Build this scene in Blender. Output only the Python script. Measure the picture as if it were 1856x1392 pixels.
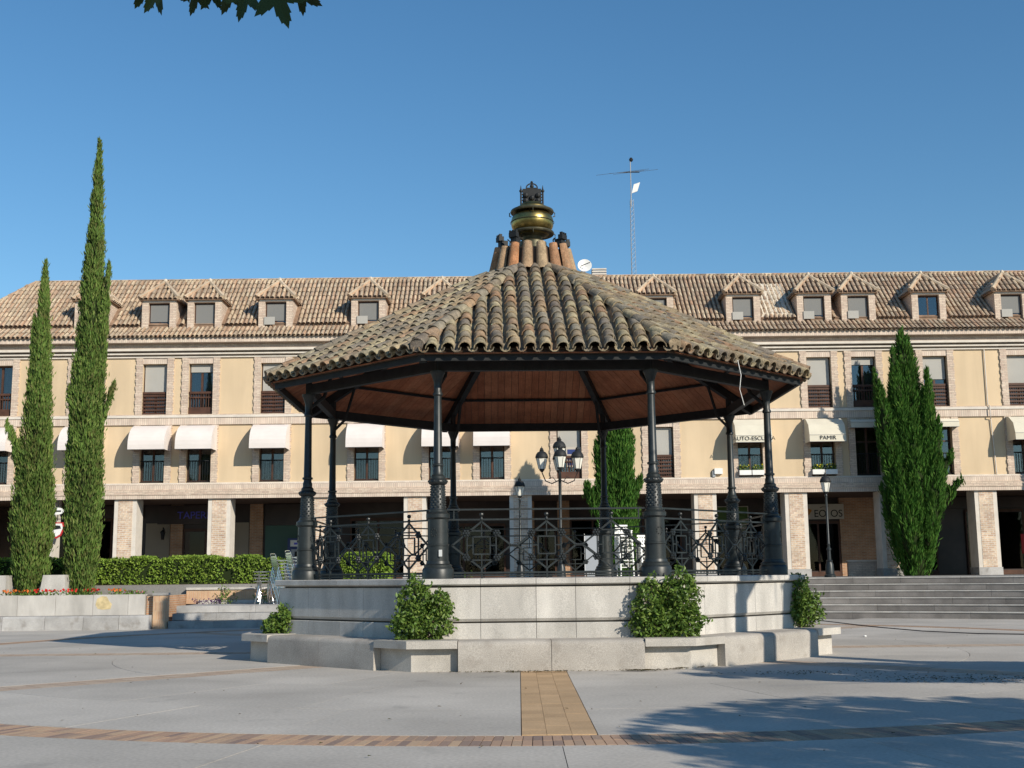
import bpy, bmesh, math, random
import numpy as np
from mathutils import Vector, Matrix
random.seed(7); RNG = np.random.default_rng(7)
PI = math.pi; R = math.radians
for o in list(bpy.data.objects): bpy.data.objects.remove(o)
scn = bpy.context.scene
C = scn.collection

# ------------------------------------------------------------ camera, sky, sun, exposure
PITCH, ROLL, EYE = .157, .0106, 1.5
cam = bpy.data.cameras.new('camera'); cam.sensor_width = 36; cam.lens = 2188*36/1856
cam.clip_start = .05; cam.clip_end = 5000
co = bpy.data.objects.new('camera', cam); C.objects.link(co)
fw = Vector((0, math.cos(PITCH), math.sin(PITCH))); rt = Vector((1, 0, 0)); up = rt.cross(fw)
r2 = rt*math.cos(ROLL) - up*math.sin(ROLL); u2 = rt*math.sin(ROLL) + up*math.cos(ROLL)
m = Matrix((r2, u2, -fw)).transposed().to_4x4(); m.translation = (0, 0, EYE)
co.matrix_world = m; scn.camera = co
SUN_AZ, SUN_EL = R(41), R(27)          # to the right behind the viewer
w = bpy.data.worlds.new('World'); scn.world = w; w.use_nodes = True
sk = w.node_tree.nodes.new('ShaderNodeTexSky'); sk.sky_type = 'NISHITA'; sk.sun_disc = False
sk.sun_elevation = SUN_EL; sk.sun_rotation = PI - SUN_AZ
sk.altitude = 650; sk.air_density = 1.3; sk.dust_density = 0; sk.ozone_density = 4.6
bg = w.node_tree.nodes['Background']; bg.inputs[1].default_value = .122
hs = w.node_tree.nodes.new('ShaderNodeHueSaturation'); hs.inputs['Hue'].default_value = .496; hs.inputs['Saturation'].default_value = 1.15; hs.inputs['Value'].default_value = .97
w.node_tree.links.new(sk.outputs[0], hs.inputs['Color']); w.node_tree.links.new(hs.outputs[0], bg.inputs[0])
sl = bpy.data.lights.new('sun', 'SUN'); sl.energy = 5.0; sl.angle = R(.5); sl.color = (1, .92, .78)
so = bpy.data.objects.new('sun', sl); C.objects.link(so)
sd = Vector((-math.sin(SUN_AZ), math.cos(SUN_AZ), -math.tan(SUN_EL)))
so.rotation_euler = sd.to_track_quat('-Z', 'Y').to_euler(); so.location = (20, -20, 30)
scn.view_settings.view_transform = 'Standard'; scn.view_settings.look = 'None'
scn.view_settings.exposure = .05; scn.view_settings.gamma = 1

# ------------------------------------------------------------ materials
M = {}
def pm(name, col, rough=.7, spec=.3, metal=0, rnd=None, var=0, n1=None, n2=None, bump=None, brick=None, soft=0, spots=None):
    mt = bpy.data.materials.new(name); mt.use_nodes = True; M[name] = mt
    nt = mt.node_tree; N = nt.nodes; L = nt.links; b = N['Principled BSDF']
    b.inputs['Roughness'].default_value = rough; b.inputs['Specular IOR Level'].default_value = spec
    b.inputs['Metallic'].default_value = metal
    geo = N.new('ShaderNodeNewGeometry'); pos = geo.outputs['Position']
    rs = None
    if rnd == 'obj': rs = N.new('ShaderNodeObjectInfo').outputs['Random']
    if rnd == 'isl': rs = geo.outputs['Random Per Island']
    if brick:
        sx, sy, c1, c2, mo, ms = brick
        s = N.new('ShaderNodeSeparateXYZ'); L.new(pos, s.inputs[0])
        a = N.new('ShaderNodeMath'); L.new(s.outputs[0], a.inputs[0]); L.new(s.outputs[1], a.inputs[1])
        cb = N.new('ShaderNodeCombineXYZ'); L.new(a.outputs[0], cb.inputs[0]); L.new(s.outputs[2], cb.inputs[1])
        bt = N.new('ShaderNodeTexBrick'); L.new(cb.outputs[0], bt.inputs['Vector'])
        bt.inputs['Scale'].default_value = 1; bt.inputs['Brick Width'].default_value = sx
        bt.inputs['Row Height'].default_value = sy; bt.inputs['Mortar Size'].default_value = ms
        bt.inputs['Mortar Smooth'].default_value = .2; bt.inputs['Bias'].default_value = -.1
        for k, c in (('Color1', c1), ('Color2', c2), ('Mortar', mo)): bt.inputs[k].default_value = (*c, 1)
        out = bt.outputs['Color']
    elif isinstance(col, list):
        cr = N.new('ShaderNodeValToRGB'); e = cr.color_ramp.elements
        while len(e) < len(col): e.new(.5)
        for i, c in enumerate(col): e[i].position = i/(len(col)-1); e[i].color = (*c, 1)
        L.new(rs, cr.inputs[0]); out = cr.outputs[0]
    else:
        rg = N.new('ShaderNodeRGB'); rg.outputs[0].default_value = (*col, 1); out = rg.outputs[0]
    def mul(out, fac):
        mx = N.new('ShaderNodeMix'); mx.data_type = 'RGBA'; mx.blend_type = 'MULTIPLY'; mx.inputs[0].default_value = 1
        L.new(out, mx.inputs[6]); L.new(fac, mx.inputs[7]); return mx.outputs[2]
    def mapr(v, lo, hi, a=0, c=1):
        mr = N.new('ShaderNodeMapRange'); L.new(v, mr.inputs[0]); mr.inputs[1].default_value = a; mr.inputs[2].default_value = c
        mr.inputs[3].default_value = lo; mr.inputs[4].default_value = hi; return mr.outputs[0]
    if var and rs is not None: out = mul(out, mapr(rs, 1-var, 1+var))
    for n in (n1, n2):
        if n:
            t = N.new('ShaderNodeTexNoise'); t.inputs['Scale'].default_value = n[0]; t.inputs['Detail'].default_value = 5
            if len(n) > 3:
                mp = N.new('ShaderNodeMapping'); mp.inputs['Scale'].default_value = n[3]; L.new(pos, mp.inputs[0]); L.new(mp.outputs[0], t.inputs['Vector'])
            else: L.new(pos, t.inputs['Vector'])
            out = mul(out, mapr(t.outputs[0], n[1], n[2], .3, .7))
    if spots:
        t = N.new('ShaderNodeTexNoise'); t.inputs['Scale'].default_value = spots[0]; t.inputs['Detail'].default_value = 4; L.new(pos, t.inputs['Vector'])
        mx = N.new('ShaderNodeMix'); mx.data_type = 'RGBA'
        L.new(mapr(t.outputs[0], 0, spots[2], spots[3], spots[3]+.12), mx.inputs[0]); L.new(out, mx.inputs[6]); mx.inputs[7].default_value = (*spots[1], 1); out = mx.outputs[2]
    L.new(out, b.inputs['Base Color'])
    if bump:
        t = N.new('ShaderNodeTexNoise'); t.inputs['Scale'].default_value = bump[0]; t.inputs['Detail'].default_value = 4; L.new(pos, t.inputs['Vector'])
        bp = N.new('ShaderNodeBump'); bp.inputs['Strength'].default_value = bump[1]; bp.inputs['Distance'].default_value = bump[2]
        L.new(t.outputs[0], bp.inputs['Height']); L.new(bp.outputs[0], b.inputs['Normal'])
    if soft:
        tr = N.new('ShaderNodeBsdfTranslucent'); L.new(out, tr.inputs[0])
        ms_ = N.new('ShaderNodeMixShader'); ms_.inputs[0].default_value = soft
        L.new(b.outputs[0], ms_.inputs[1]); L.new(tr.outputs[0], ms_.inputs[2]); L.new(ms_.outputs[0], N['Material Output'].inputs[0])
    return mt
pm('slab', (.485, .445, .395), .85, .2, rnd='obj', var=.06, n1=(.45, .80, 1.10), n2=(26, .84, 1.10), bump=(60, .4, .004), spots=(1.7, (.27, .25, .225), .55, .63))
pm('bed', (.13, .12, .11), .95, .1, n1=(3, .8, 1.1))
pm('paver', [(.48, .32, .21), (.44, .29, .20), (.25, .18, .15), (.50, .35, .23), (.36, .235, .17)], .85, .2, rnd='obj', n2=(40, .85, 1.1), bump=(80, .3, .004))
pm('paver_isl', [(.48, .32, .21), (.44, .29, .20), (.28, .20, .16), (.50, .35, .23), (.36, .235, .17)], .85, .2, rnd='isl', n2=(40, .85, 1.1))
pm('spoke_isl', [(.47, .37, .28), (.44, .33, .25), (.50, .40, .31)], .85, .2, rnd='isl', n2=(40, .85, 1.1))
pm('tan_tile', (.49, .33, .19), .8, .2, rnd='obj', var=.1, n1=(2, .9, 1.06), n2=(40, .85, 1.1), bump=(80, .3, .004))
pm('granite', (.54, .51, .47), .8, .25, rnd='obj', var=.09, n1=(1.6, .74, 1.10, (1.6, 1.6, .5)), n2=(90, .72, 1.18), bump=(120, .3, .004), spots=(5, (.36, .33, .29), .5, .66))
pm('granite_warm', (.48, .445, .40), .85, .2, rnd='obj', var=.06, n1=(1.6, .78, 1.1), n2=(85, .72, 1.18), bump=(110, .35, .004), spots=(3, (.30, .265, .225), .55, .6))
pm('bench_stone', (.41, .375, .335), .85, .2, rnd='obj', var=.08, n1=(1.2, .7, 1.12), n2=(80, .7, 1.2), bump=(110, .35, .004), spots=(2.5, (.25, .22, .19), .6, .58))
pm('granite_grey', (.42, .405, .39), .85, .2, rnd='obj', var=.12, n1=(1.6, .7, 1.12), n2=(70, .78, 1.15), bump=(90, .4, .006), spots=(3, (.22, .20, .18), .6, .58))
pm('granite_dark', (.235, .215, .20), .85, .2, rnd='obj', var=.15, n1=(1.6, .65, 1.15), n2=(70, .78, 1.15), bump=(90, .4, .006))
pm('stain', (.60, .48, .27), .9, .1, n1=(9, .75, 1.1))
pm('grout', (.16, .145, .13), .95, .1)
pm('stucco', (.64, .495, .33), .9, .1, n1=(.4, .90, 1.06), n2=(1.0, .91, 1.05, (2.2, 2.2, .22)), bump=(45, .3, .006))
BR = ((.66, .54, .43), (.53, .40, .32), (.42, .34, .28))
pm('brick', None, .9, .15, brick=(.26, .075, *BR, .010), n1=(2.5, .88, 1.08), n2=(14, .9, 1.08), bump=(50, .3, .006))
pm('brick_pillar', None, .9, .15, brick=(.26, .085, (.66, .50, .36), (.45, .29, .21), (.62, .56, .48), .014), n1=(2.5, .8, 1.12), n2=(14, .85, 1.12), bump=(50, .3, .006))
pm('brick_soldier', None, .9, .15, brick=(.09, .6, (.67, .56, .46), (.58, .46, .38), (.46, .38, .32), .01), n1=(2.5, .85, 1.1), bump=(50, .3, .006))
pm('brick_red', None, .9, .15, brick=(.25, .07, (.46, .25, .14), (.36, .18, .105), (.42, .34, .26), .012), n1=(2.5, .8, 1.12), bump=(50, .3, .006))
pm('brick_orange', None, .9, .15, brick=(.07, .27, (.56, .37, .23), (.50, .30, .19), (.52, .40, .28), .008), n1=(2.5, .85, 1.1), bump=(50, .3, .006))
pm('stone_trim', (.66, .60, .53), .85, .2, n1=(3, .88, 1.06), bump=(40, .2, .005))
TL = [(.33, .255, .16), (.23, .175, .125), (.40, .335, .21), (.29, .255, .19), (.185, .15, .12), (.42, .35, .22), (.33, .205, .125), (.27, .235, .175), (.215, .18, .145)]
pm('tile', TL, .9, .15, rnd='obj', n1=(6, .62, 1.2), n2=(40, .7, 1.22), bump=(45, .8, .014), spots=(11, (.13, .12, .10), .55, .58))
pm('tile_isl', TL, .9, .15, rnd='isl', n1=(6, .62, 1.2), n2=(40, .7, 1.22), bump=(45, .8, .014), spots=(11, (.13, .12, .10), .55, .58))
TB = [(.46, .32, .215), (.385, .26, .18), (.54, .415, .285), (.44, .355, .26), (.29, .215, .16), (.58, .475, .335), (.44, .27, .175), (.51, .435, .33)]
pm('tile_house', TB, .9, .15, rnd='isl', n1=(1.4, .8, 1.15), n2=(20, .8, 1.15), bump=(30, .5, .012))
pm('tile_drum', [(.38, .30, .19), (.42, .20, .10), (.34, .29, .19), (.45, .22, .11), (.40, .36, .24), (.36, .17, .09)], .9, .15, rnd='obj', n1=(6, .7, 1.2), n2=(40, .7, 1.22), bump=(45, .8, .014), spots=(16, (.20, .18, .13), .5, .58))
pm('tile_bed_house', (.27, .18, .125), .95, .1, n1=(4, .7, 1.2))
pm('tile_bed', (.13, .085, .06), .95, .1, n1=(4, .7, 1.2))
pm('mortar', (.66, .58, .47), .95, .1, n1=(5, .75, 1.1), bump=(14, 1, .06))
pm('iron', (.016, .020, .021), .42, .45, n1=(6, .7, 1.4), n2=(40, .8, 1.2), bump=(60, .15, .003))
pm('iron_dull', (.018, .019, .02), .6, .3, n1=(6, .7, 1.3))
pm('brass', (.40, .30, .105), .34, .5, metal=1, n1=(5, .55, 1.25), n2=(25, .8, 1.1))
pm('bronze', (.10, .09, .055), .45, .4, metal=.6, n1=(8, .6, 1.3))
pm('plank', [(.43, .165, .085), (.37, .135, .07), (.46, .195, .105), (.32, .115, .062)], .75, .2, rnd='obj', n1=(3, .75, 1.15), n2=(18, .85, 1.1))
pm('wood', (.085, .040, .026), .55, .3, n1=(4, .7, 1.2))
pm('blind', (.40, .385, .355), .7, .2, n1=(1, .93, 1.03))
pm('blind_dark', (.20, .20, .195), .7, .2)
pm('curtain', (.72, .72, .70), .9, .1, n1=(9, .6, 1.1, (8, 1, .3)))
pm('canvas', (.73, .665, .63), .9, .1, n1=(1.5, .92, 1.04))
pm('canvas_cream', (.66, .61, .50), .9, .1, n1=(1.5, .9, 1.05))
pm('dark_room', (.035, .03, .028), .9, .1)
pm('terrace_stone', (.24, .23, .22), .85, .2, n1=(.7, .8, 1.1), n2=(25, .85, 1.1))
pm('plaster', (.34, .285, .22), .9, .1, n1=(.8, .9, 1.05))
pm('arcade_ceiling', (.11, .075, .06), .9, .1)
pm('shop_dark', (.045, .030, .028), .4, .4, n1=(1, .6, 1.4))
pm('teal', (.055, .115, .09), .5, .3)
pm('blue', (.03, .05, .17), .4, .4)
pm('sign_blue', (.11, .11, .60), .4, .4)
pm('white', (.78, .77, .74), .5, .3, n1=(3, .93, 1.03))
pm('cream_board', (.48, .43, .37), .6, .3)
pm('black', (.015, .015, .016), .6, .3)
pm('red', (.45, .03, .03), .5, .3)
pm('orange', (.50, .20, .04), .6, .3)
pm('grey_metal', (.34, .36, .39), .5, .4)
pm('aluminium', (.72, .72, .72), .22, .5, metal=1, n1=(20, .8, 1.05))
pm('galvanised', (.35, .36, .37), .5, .4, metal=.5)
pm('table_top', (.32, .22, .17), .4, .4)
pm('frosted', (.78, .75, .66), .35, .4)
pm('soil', (.10, .07, .045), .95, .05, n1=(6, .6, 1.4), bump=(20, 1, .03))
pm('bark', (.10, .075, .05), .9, .1, n1=(9, .6, 1.4), bump=(20, .8, .02))
pm('plane_bark', (.27, .24, .17), .9, .1, n1=(4, .55, 1.3), bump=(10, .6, .02))
pm('cypress', [(.10, .18, .036), (.15, .235, .05), (.075, .135, .030), (.185, .25, .06), (.15, .15, .055)], .75, .15, rnd='isl', soft=.18, n1=(1.3, .7, 1.2), spots=(1.6, (.15, .105, .05), .6, .62))
pm('cypress_b', [(.048, .135, .020), (.075, .18, .026), (.032, .09, .016), (.12, .215, .036)], .75, .15, rnd='isl', soft=.2, n1=(1.3, .75, 1.2))
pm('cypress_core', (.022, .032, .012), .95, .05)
pm('hedge', [(.19, .31, .04), (.25, .37, .05), (.13, .225, .03), (.32, .42, .07)], .6, .25, rnd='isl', soft=.25, n1=(1.1, .7, 1.2), spots=(.9, (.13, .10, .05), .6, .68))
pm('shrub', [(.10, .19, .03), (.15, .235, .04), (.06, .12, .022), (.21, .28, .06)], .45, .35, rnd='isl', soft=.25)
pm('plane_leaf', [(.05, .11, .022), (.07, .14, .03), (.04, .085, .02)], .5, .3, rnd='isl', soft=.3)
pm('leaf_one', (.022, .045, .012), .5, .3, rnd='obj', var=.3, soft=.12)
pm('petal_red', (.55, .025, .02), .6, .2); pm('petal_orange', (.6, .14, .02), .6, .2); pm('petal_pink', (.55, .2, .22), .6, .2)
pm('petal_purple', (.10, .05, .12), .6, .2)
pm('petal_yellow', (.7, .55, .03), .6, .2)
pm('litter', [(.10, .08, .035), (.14, .10, .05), (.08, .09, .03)], .9, .1, rnd='isl')
def glass(name, tint, k):
    mt = bpy.data.materials.new(name); mt.use_nodes = True; M[name] = mt; nt = mt.node_tree; N = nt.nodes; L = nt.links
    N.remove(N['Principled BSDF']); t = N.new('ShaderNodeBsdfTransparent'); t.inputs[0].default_value = (*tint, 1)
    g = N.new('ShaderNodeBsdfGlossy'); g.inputs['Roughness'].default_value = .03; g.inputs[0].default_value = (.9, .93, .95, 1)
    lw = N.new('ShaderNodeFresnel'); lw.inputs[0].default_value = 1.5
    ad = N.new('ShaderNodeMath'); ad.inputs[1].default_value = k; L.new(lw.outputs[0], ad.inputs[0])
    mx = N.new('ShaderNodeMixShader'); L.new(ad.outputs[0], mx.inputs[0]); L.new(t.outputs[0], mx.inputs[1]); L.new(g.outputs[0], mx.inputs[2])
    L.new(mx.outputs[0], N['Material Output'].inputs[0])
glass('glass', (.55, .58, .6), .07)
glass('glass_dark', (.35, .36, .38), -.02)
glass('lamp_glass', (.95, .95, .93), -.02)

# ------------------------------------------------------------ helpers
class MB:
    def __init__(s): s.v = []; s.f = []
    def add(s, vs, fs):
        o = len(s.v); s.v += [tuple(p) for p in vs]; s.f += [tuple(i+o for i in f) for f in fs]; return s
    def box(s, x0, x1, y0, y1, z0, z1):
        return s.add([(x0,y0,z0),(x1,y0,z0),(x1,y1,z0),(x0,y1,z0),(x0,y0,z1),(x1,y0,z1),(x1,y1,z1),(x0,y1,z1)],
                     [(0,3,2,1),(4,5,6,7),(0,1,5,4),(1,2,6,5),(2,3,7,6),(3,0,4,7)])
    def prism(s, pts, z0, z1, bottom=True):
        n = len(pts); vs = [(x,y,z0) for x,y in pts]+[(x,y,z1) for x,y in pts]
        fs = [tuple(range(n,2*n))]+[(i,(i+1)%n,n+(i+1)%n,n+i) for i in range(n)]
        if bottom: fs.append(tuple(range(n-1,-1,-1)))
        return s.add(vs, fs)
    def extrude(s, prof, x0, x1):            # profile in (y,z), run along x; x0/x1 may be functions of y (mitre)
        g = lambda e, y: e(y) if callable(e) else e
        n = len(prof); vs = [(g(x0,y),y,z) for y,z in prof]+[(g(x1,y),y,z) for y,z in prof]
        return s.add(vs, [tuple(range(n)), tuple(range(2*n-1,n-1,-1))]+[(i,n+i,n+(i+1)%n,(i+1)%n) for i in range(n)])
    def lathe(s, prof, n=20, c=(0,0,0), cap=True, ph=0):
        vs = []; fs = []
        for r,z in prof:
            for k in range(n):
                a = ph+2*PI*k/n; vs.append((c[0]+r*math.cos(a), c[1]+r*math.sin(a), c[2]+z))
        for j in range(len(prof)-1):
            for k in range(n):
                a=j*n+k; b=j*n+(k+1)%n; fs.append((a,b,b+n,a+n))
        if cap: fs.append(tuple(range(n-1,-1,-1))); q=(len(prof)-1)*n; fs.append(tuple(range(q,q+n)))
        return s.add(vs, fs)
    def tube(s, pts, r, n=6, cap=True):
        pts=[Vector(p) for p in pts]; rs = r if isinstance(r,(list,tuple)) else [r]*len(pts)
        vs=[]; fs=[]
        for i,p in enumerate(pts):
            t=(pts[min(i+1,len(pts)-1)]-pts[max(i-1,0)]).normalized()
            a=Vector((0,0,1)) if abs(t.z)<.9 else Vector((1,0,0)); x=t.cross(a).normalized(); y=t.cross(x).normalized()
            for k in range(n):
                q=2*PI*(k+.5)/n; vs.append(p+(x*math.cos(q)+y*math.sin(q))*rs[i])
        for i in range(len(pts)-1):
            for k in range(n):
                a=i*n+k; b=i*n+(k+1)%n; fs.append((a,b,b+n,a+n))
        if cap: fs.append(tuple(range(n-1,-1,-1))); q=(len(pts)-1)*n; fs.append(tuple(range(q,q+n)))
        return s.add(vs, fs)
    def bar(s, a, b, w, h=None, upv=(0,0,1)):   # rectangular bar from a to b
        a=Vector(a); b=Vector(b); t=(b-a).normalized(); u=Vector(upv)
        if abs(t.dot(u))>.98: u=Vector((0,1,0))
        x=t.cross(u).normalized(); y=x.cross(t).normalized(); h=h or w
        vs=[p+x*i*w/2+y*j*h/2 for p in (a,b) for i,j in ((-1,-1),(1,-1),(1,1),(-1,1))]
        return s.add(vs, [(0,1,2,3),(7,6,5,4),(0,4,5,1),(1,5,6,2),(2,6,7,3),(3,7,4,0)])
    def ball(s, c, r, n=8, k=6, sz=1):
        return s.lathe([(max(.0005,r*math.sin(PI*i/k)), -r*sz*math.cos(PI*i/k)) for i in range(k+1)], n, c, cap=False)
    def mesh(s, name, mat, smooth=False):
        me = bpy.data.meshes.new(name); me.from_pydata(s.v, [], s.f)
        bm = bmesh.new(); bm.from_mesh(me); bmesh.ops.recalc_face_normals(bm, faces=bm.faces); bm.to_mesh(me); bm.free()
        me.materials.append(M[mat])
        if smooth:
            me.polygons.foreach_set('use_smooth', [True]*len(me.polygons))
            me.set_sharp_from_angle(angle=R(40))
        return me
    def build(s, name, mat, parent=None, world=True, smooth=False):
        return place(s.mesh(name, mat, smooth), name, parent, world)
WM = {}
def place(me, name, parent=None, world=True, mat4=None, kind=None):
    o = bpy.data.objects.new(name, me); C.objects.link(o)
    mb = mat4 or Matrix.Identity(4); o.matrix_basis = mb
    if parent:
        o.parent = parent; pw = WM[parent.name]
        if world: o.matrix_parent_inverse = pw.inverted(); WM[o.name] = mb
        else: WM[o.name] = pw @ mb
    else: WM[o.name] = mb
    if kind: o['kind'] = kind
    return o
def tag(o, label, cat, group=None):
    o['label'] = label; o['category'] = cat
    if group: o['group'] = group
    return o
def thing(name, label, cat, loc=(0,0,0), rz=0, group=None):
    o = place(None, name, None, True, Matrix.Translation(loc) @ Matrix.Rotation(rz, 4, 'Z')); o.empty_display_size = .2
    return tag(o, label, cat, group)
def rz(a, loc=(0,0,0)): return Matrix.Translation(loc) @ Matrix.Rotation(a, 4, 'Z')
def dup(root, mat4, label=None, group=None):
    def cp(o, par):
        c = o.copy(); C.objects.link(c)
        if par: c.parent = par; c.matrix_parent_inverse = o.matrix_parent_inverse.copy()
        for ch in o.children: cp(ch, c)
        return c
    r = cp(root, None); r.matrix_basis = mat4; WM[r.name] = mat4
    if label: r['label'] = label
    if group: r['group'] = group
    return r
def npmesh(name, V, F, mat, n=4):
    me = bpy.data.meshes.new(name); V = np.asarray(V, dtype=np.float32); F = np.asarray(F, dtype=np.int32)
    me.vertices.add(len(V)); me.vertices.foreach_set('co', V.ravel())
    me.loops.add(F.size); me.loops.foreach_set('vertex_index', F.ravel())
    me.polygons.add(len(F)); me.polygons.foreach_set('loop_start', np.arange(len(F), dtype=np.int32)*F.shape[1])
    me.update(calc_edges=True); me.materials.append(M[mat]); return me
def unit(a): return a/np.maximum(np.linalg.norm(a, axis=1, keepdims=True), 1e-9)
def leaves(P, D, length, width, N=None, fold=.25):
    """P centres, D leaf direction; each leaf two folded triangles pairs (4 verts + tip)"""
    n = len(P); D = unit(D); N = unit(RNG.normal(size=(n,3)) if N is None else N)
    S = unit(np.cross(D, N)); U = np.cross(S, D)
    L = np.asarray(length).reshape(-1,1)*np.ones((n,1)); Wd = np.asarray(width).reshape(-1,1)*np.ones((n,1))
    a = P - D*L/2; b = P + S*Wd/2 + U*Wd*fold - D*L*.05; c = P + D*L/2; d = P - S*Wd/2 + U*Wd*fold - D*L*.05
    V = np.stack([a,b,c,d], 1).reshape(-1,3); k = np.arange(n)*4
    F = np.stack([np.stack([k,k+1,k+2],1), np.stack([k,k+2,k+3],1)], 1).reshape(-1,3)
    return V, F
def text_mesh(s, size, mat, ext=.01):
    cu = bpy.data.curves.new('t', 'FONT'); cu.body = s; cu.size = size; cu.extrude = ext; cu.align_x = 'CENTER'; cu.align_y = 'CENTER'
    o = bpy.data.objects.new('t', cu); C.objects.link(o)
    bpy.context.view_layer.update()
    me = bpy.data.meshes.new_from_object(o.evaluated_get(bpy.context.evaluated_depsgraph_get()))
    bpy.data.objects.remove(o); me.materials.clear(); me.materials.append(M[mat]); return me
def upright(loc, sx=1): return Matrix.Translation(loc) @ Matrix.Rotation(PI/2, 4, 'X') @ Matrix.Diagonal((sx,1,1,1))

GX, GY, GR = .47, 25.0, .02      # bandstand centre and turn

# ------------------------------------------------------------ plaza
b = MB(); b.add([(-900,-300,-.014),(900,-300,-.014),(900,1500,-.014),(-900,1500,-.014)], [(0,1,2,3)])
plaza = b.build('plaza', 'bed'); plaza['kind'] = 'structure'
def polar(r, a): return (GX+r*math.cos(a), GY+r*math.sin(a))
SP = [R(-90)-.004+k*PI/4 for k in range(8)]
HW = .36
def sector(r0, r1, a0, a1, n=5, gap=.0035):
    r0 += gap; r1 -= gap; pts = []
    for i in range(n+1):
        t=i/n; pts.append(polar(r0, a0(r0)+(a1(r0)-a0(r0))*t))
    for i in range(n+1):
        t=1-i/n; pts.append(polar(r1, a0(r1)+(a1(r1)-a0(r1))*t))
    return pts
def slab_ring(r0, r1, parts, spokes):
    for s in range(8):
        A0, A1 = SP[s], SP[s]+PI/4
        for p in range(parts):
            def edge(q, sgn, A0=A0, A1=A1):
                def f(r):
                    lo = A0+(math.asin((HW+.003)/r) if spokes else 0); hi = A1-(math.asin((HW+.004)/r) if spokes else 0)
                    return lo+(hi-lo)*q/parts + sgn*.0035/r
                return f
            pts = sector(r0, r1, edge(p,1), edge(p+1,-1))
            cx = sum(q[0] for q in pts)/len(pts); cy = sum(q[1] for q in pts)/len(pts)
            if cy > 39.5 or abs(cx) > 17: continue
            MB().prism(pts, -.012, random.uniform(-.0012, .0012), bottom=False).build('paving_slab', 'slab', plaza)
for r0, r1, p in ((5.0, 8.2, 2), (8.2, 11, 3), (11, 13.2, 4)): slab_ring(r0, r1, p, True)
for r0, r1, p in ((13.91, 17.4, 4), (17.4, 20.6, 5), (20.6, 24, 6)): slab_ring(r0, r1, p, False)
# brick ring: near bricks singly, the rest joined
da = .0925/13.55; k0 = int(R(-118)/da); k1 = int(R(-62)/da)
near = MB(); rest = MB(); bm1 = {}
for row, (ra, rb) in enumerate(((13.22, 13.55), (13.56, 13.89))):
    me = MB().prism([(ra+.004, -.0425*ra/13.55),(rb-.004, -.0425*rb/13.55),(rb-.004, .0425*rb/13.55),(ra+.004, .0425*ra/13.55)], -.012, 0, bottom=False).mesh('brick', 'paver')
    for k in range(int(-PI/da), int(PI/da)):
        a = k*da
        if k0 <= k < k1: place(me, 'brick', plaza, True, rz(a, (GX, GY, random.uniform(-.0015,.001))))
        else:
            c, s = math.cos(a), math.sin(a)
            q = [(ra+.004, -.0425),(rb-.004,-.0425),(rb-.004,.0425),(ra+.004,.0425)]
            rest.add([(GX+x*c-y*s, GY+x*s+y*c, -.001) for x,y in q], [(0,1,2,3)])
o = rest.build('brick_ring', 'paver_isl', plaza); o['kind'] = 'stuff'
# spokes of tan tiles: the near one singly
tm = MB().box(-.1705,.1705,-.1182,.1182,-.012,0).mesh('paving_tile','tan_tile')
th = MB().box(-.1705,.1705,-.1182,.1182,-.012,0)
rest = MB()
for s in range(8):
    for i in range(24):
        r = 5.2+.345*i+.17
        if r > 13.06: continue
        for j in range(3):
            y = (j-1)*.24; a = SP[s]
            if s == 0: place(tm, 'paving_tile', plaza, True, rz(a, (GX,GY,random.uniform(-.0015,.001))) @ Matrix.Translation((r,y,0)))
            else:
                c, sn = math.cos(a), math.sin(a)
                rest.add([(GX+x*c-yy*sn, GY+x*sn+yy*c, -.001) for x,yy in ((r-.168,y-.116),(r+.168,y-.116),(r+.168,y+.116),(r-.168,y+.116))], [(0,1,2,3)])
o = rest.build('tile_spokes', 'spoke_isl', plaza); o['kind'] = 'stuff'

# ------------------------------------------------------------ terrace and steps
TZ = 1.3; SC = (.47, 14.0)
def arc(r, x0, x1, n):
    return [(x0+(x1-x0)*i/n, SC[1]+math.sqrt(r*r-(x0+(x1-x0)*i/n-SC[0])**2)) for i in range(n+1)]
b = MB(); b.prism(arc(30.3, -4.5, 25, 40)+[(40,44),(40,75),(-40,75),(-40,41.25),(-4.5,41.25)], -.1, TZ)
terrace = b.build('terrace', 'terrace_stone'); terrace['kind'] = 'structure'
b = MB()
for i in range(6): b.prism(arc(28.04+.42*i, 4.0, 25, 30)+arc(30.35, 25, 4.0, 30), -.1 if i == 0 else .2167*i-.03, .2167*(i+1)-.03)
steps = b.build('steps', 'grout'); steps['kind'] = 'structure'
for i in range(6):
    x = 4.0+random.uniform(0,1)
    while x < 24:
        x1 = x+random.uniform(1.3,1.75); r = 28+.42*i
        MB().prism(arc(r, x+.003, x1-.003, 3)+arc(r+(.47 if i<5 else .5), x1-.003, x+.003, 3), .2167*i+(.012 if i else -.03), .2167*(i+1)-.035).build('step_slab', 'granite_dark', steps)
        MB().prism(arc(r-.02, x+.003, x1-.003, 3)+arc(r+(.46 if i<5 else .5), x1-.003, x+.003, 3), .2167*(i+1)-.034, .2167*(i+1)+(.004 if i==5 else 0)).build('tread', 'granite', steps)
        x = x1
b = MB()
for i in range(3): b.box(-10.55,-4.45, 37.45+.45*i, 41.2, -.1 if i==0 else .217*i-.03, .217*(i+1)-.03)
lsteps = b.build('steps', 'grout'); lsteps['kind'] = 'structure'
for i in range(3):
    x = -10.55
    while x < -4.6:
        x1 = min(x+random.uniform(1.0,1.5), -4.45)
        MB().box(x+.003, x1-.003, 37.4+.45*i, 37.4+.45*i+(.5 if i<2 else 2.6), .217*i+(.012 if i else -.03), .217*(i+1)).build('step_slab','granite_grey',lsteps)
        x = x1

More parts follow.
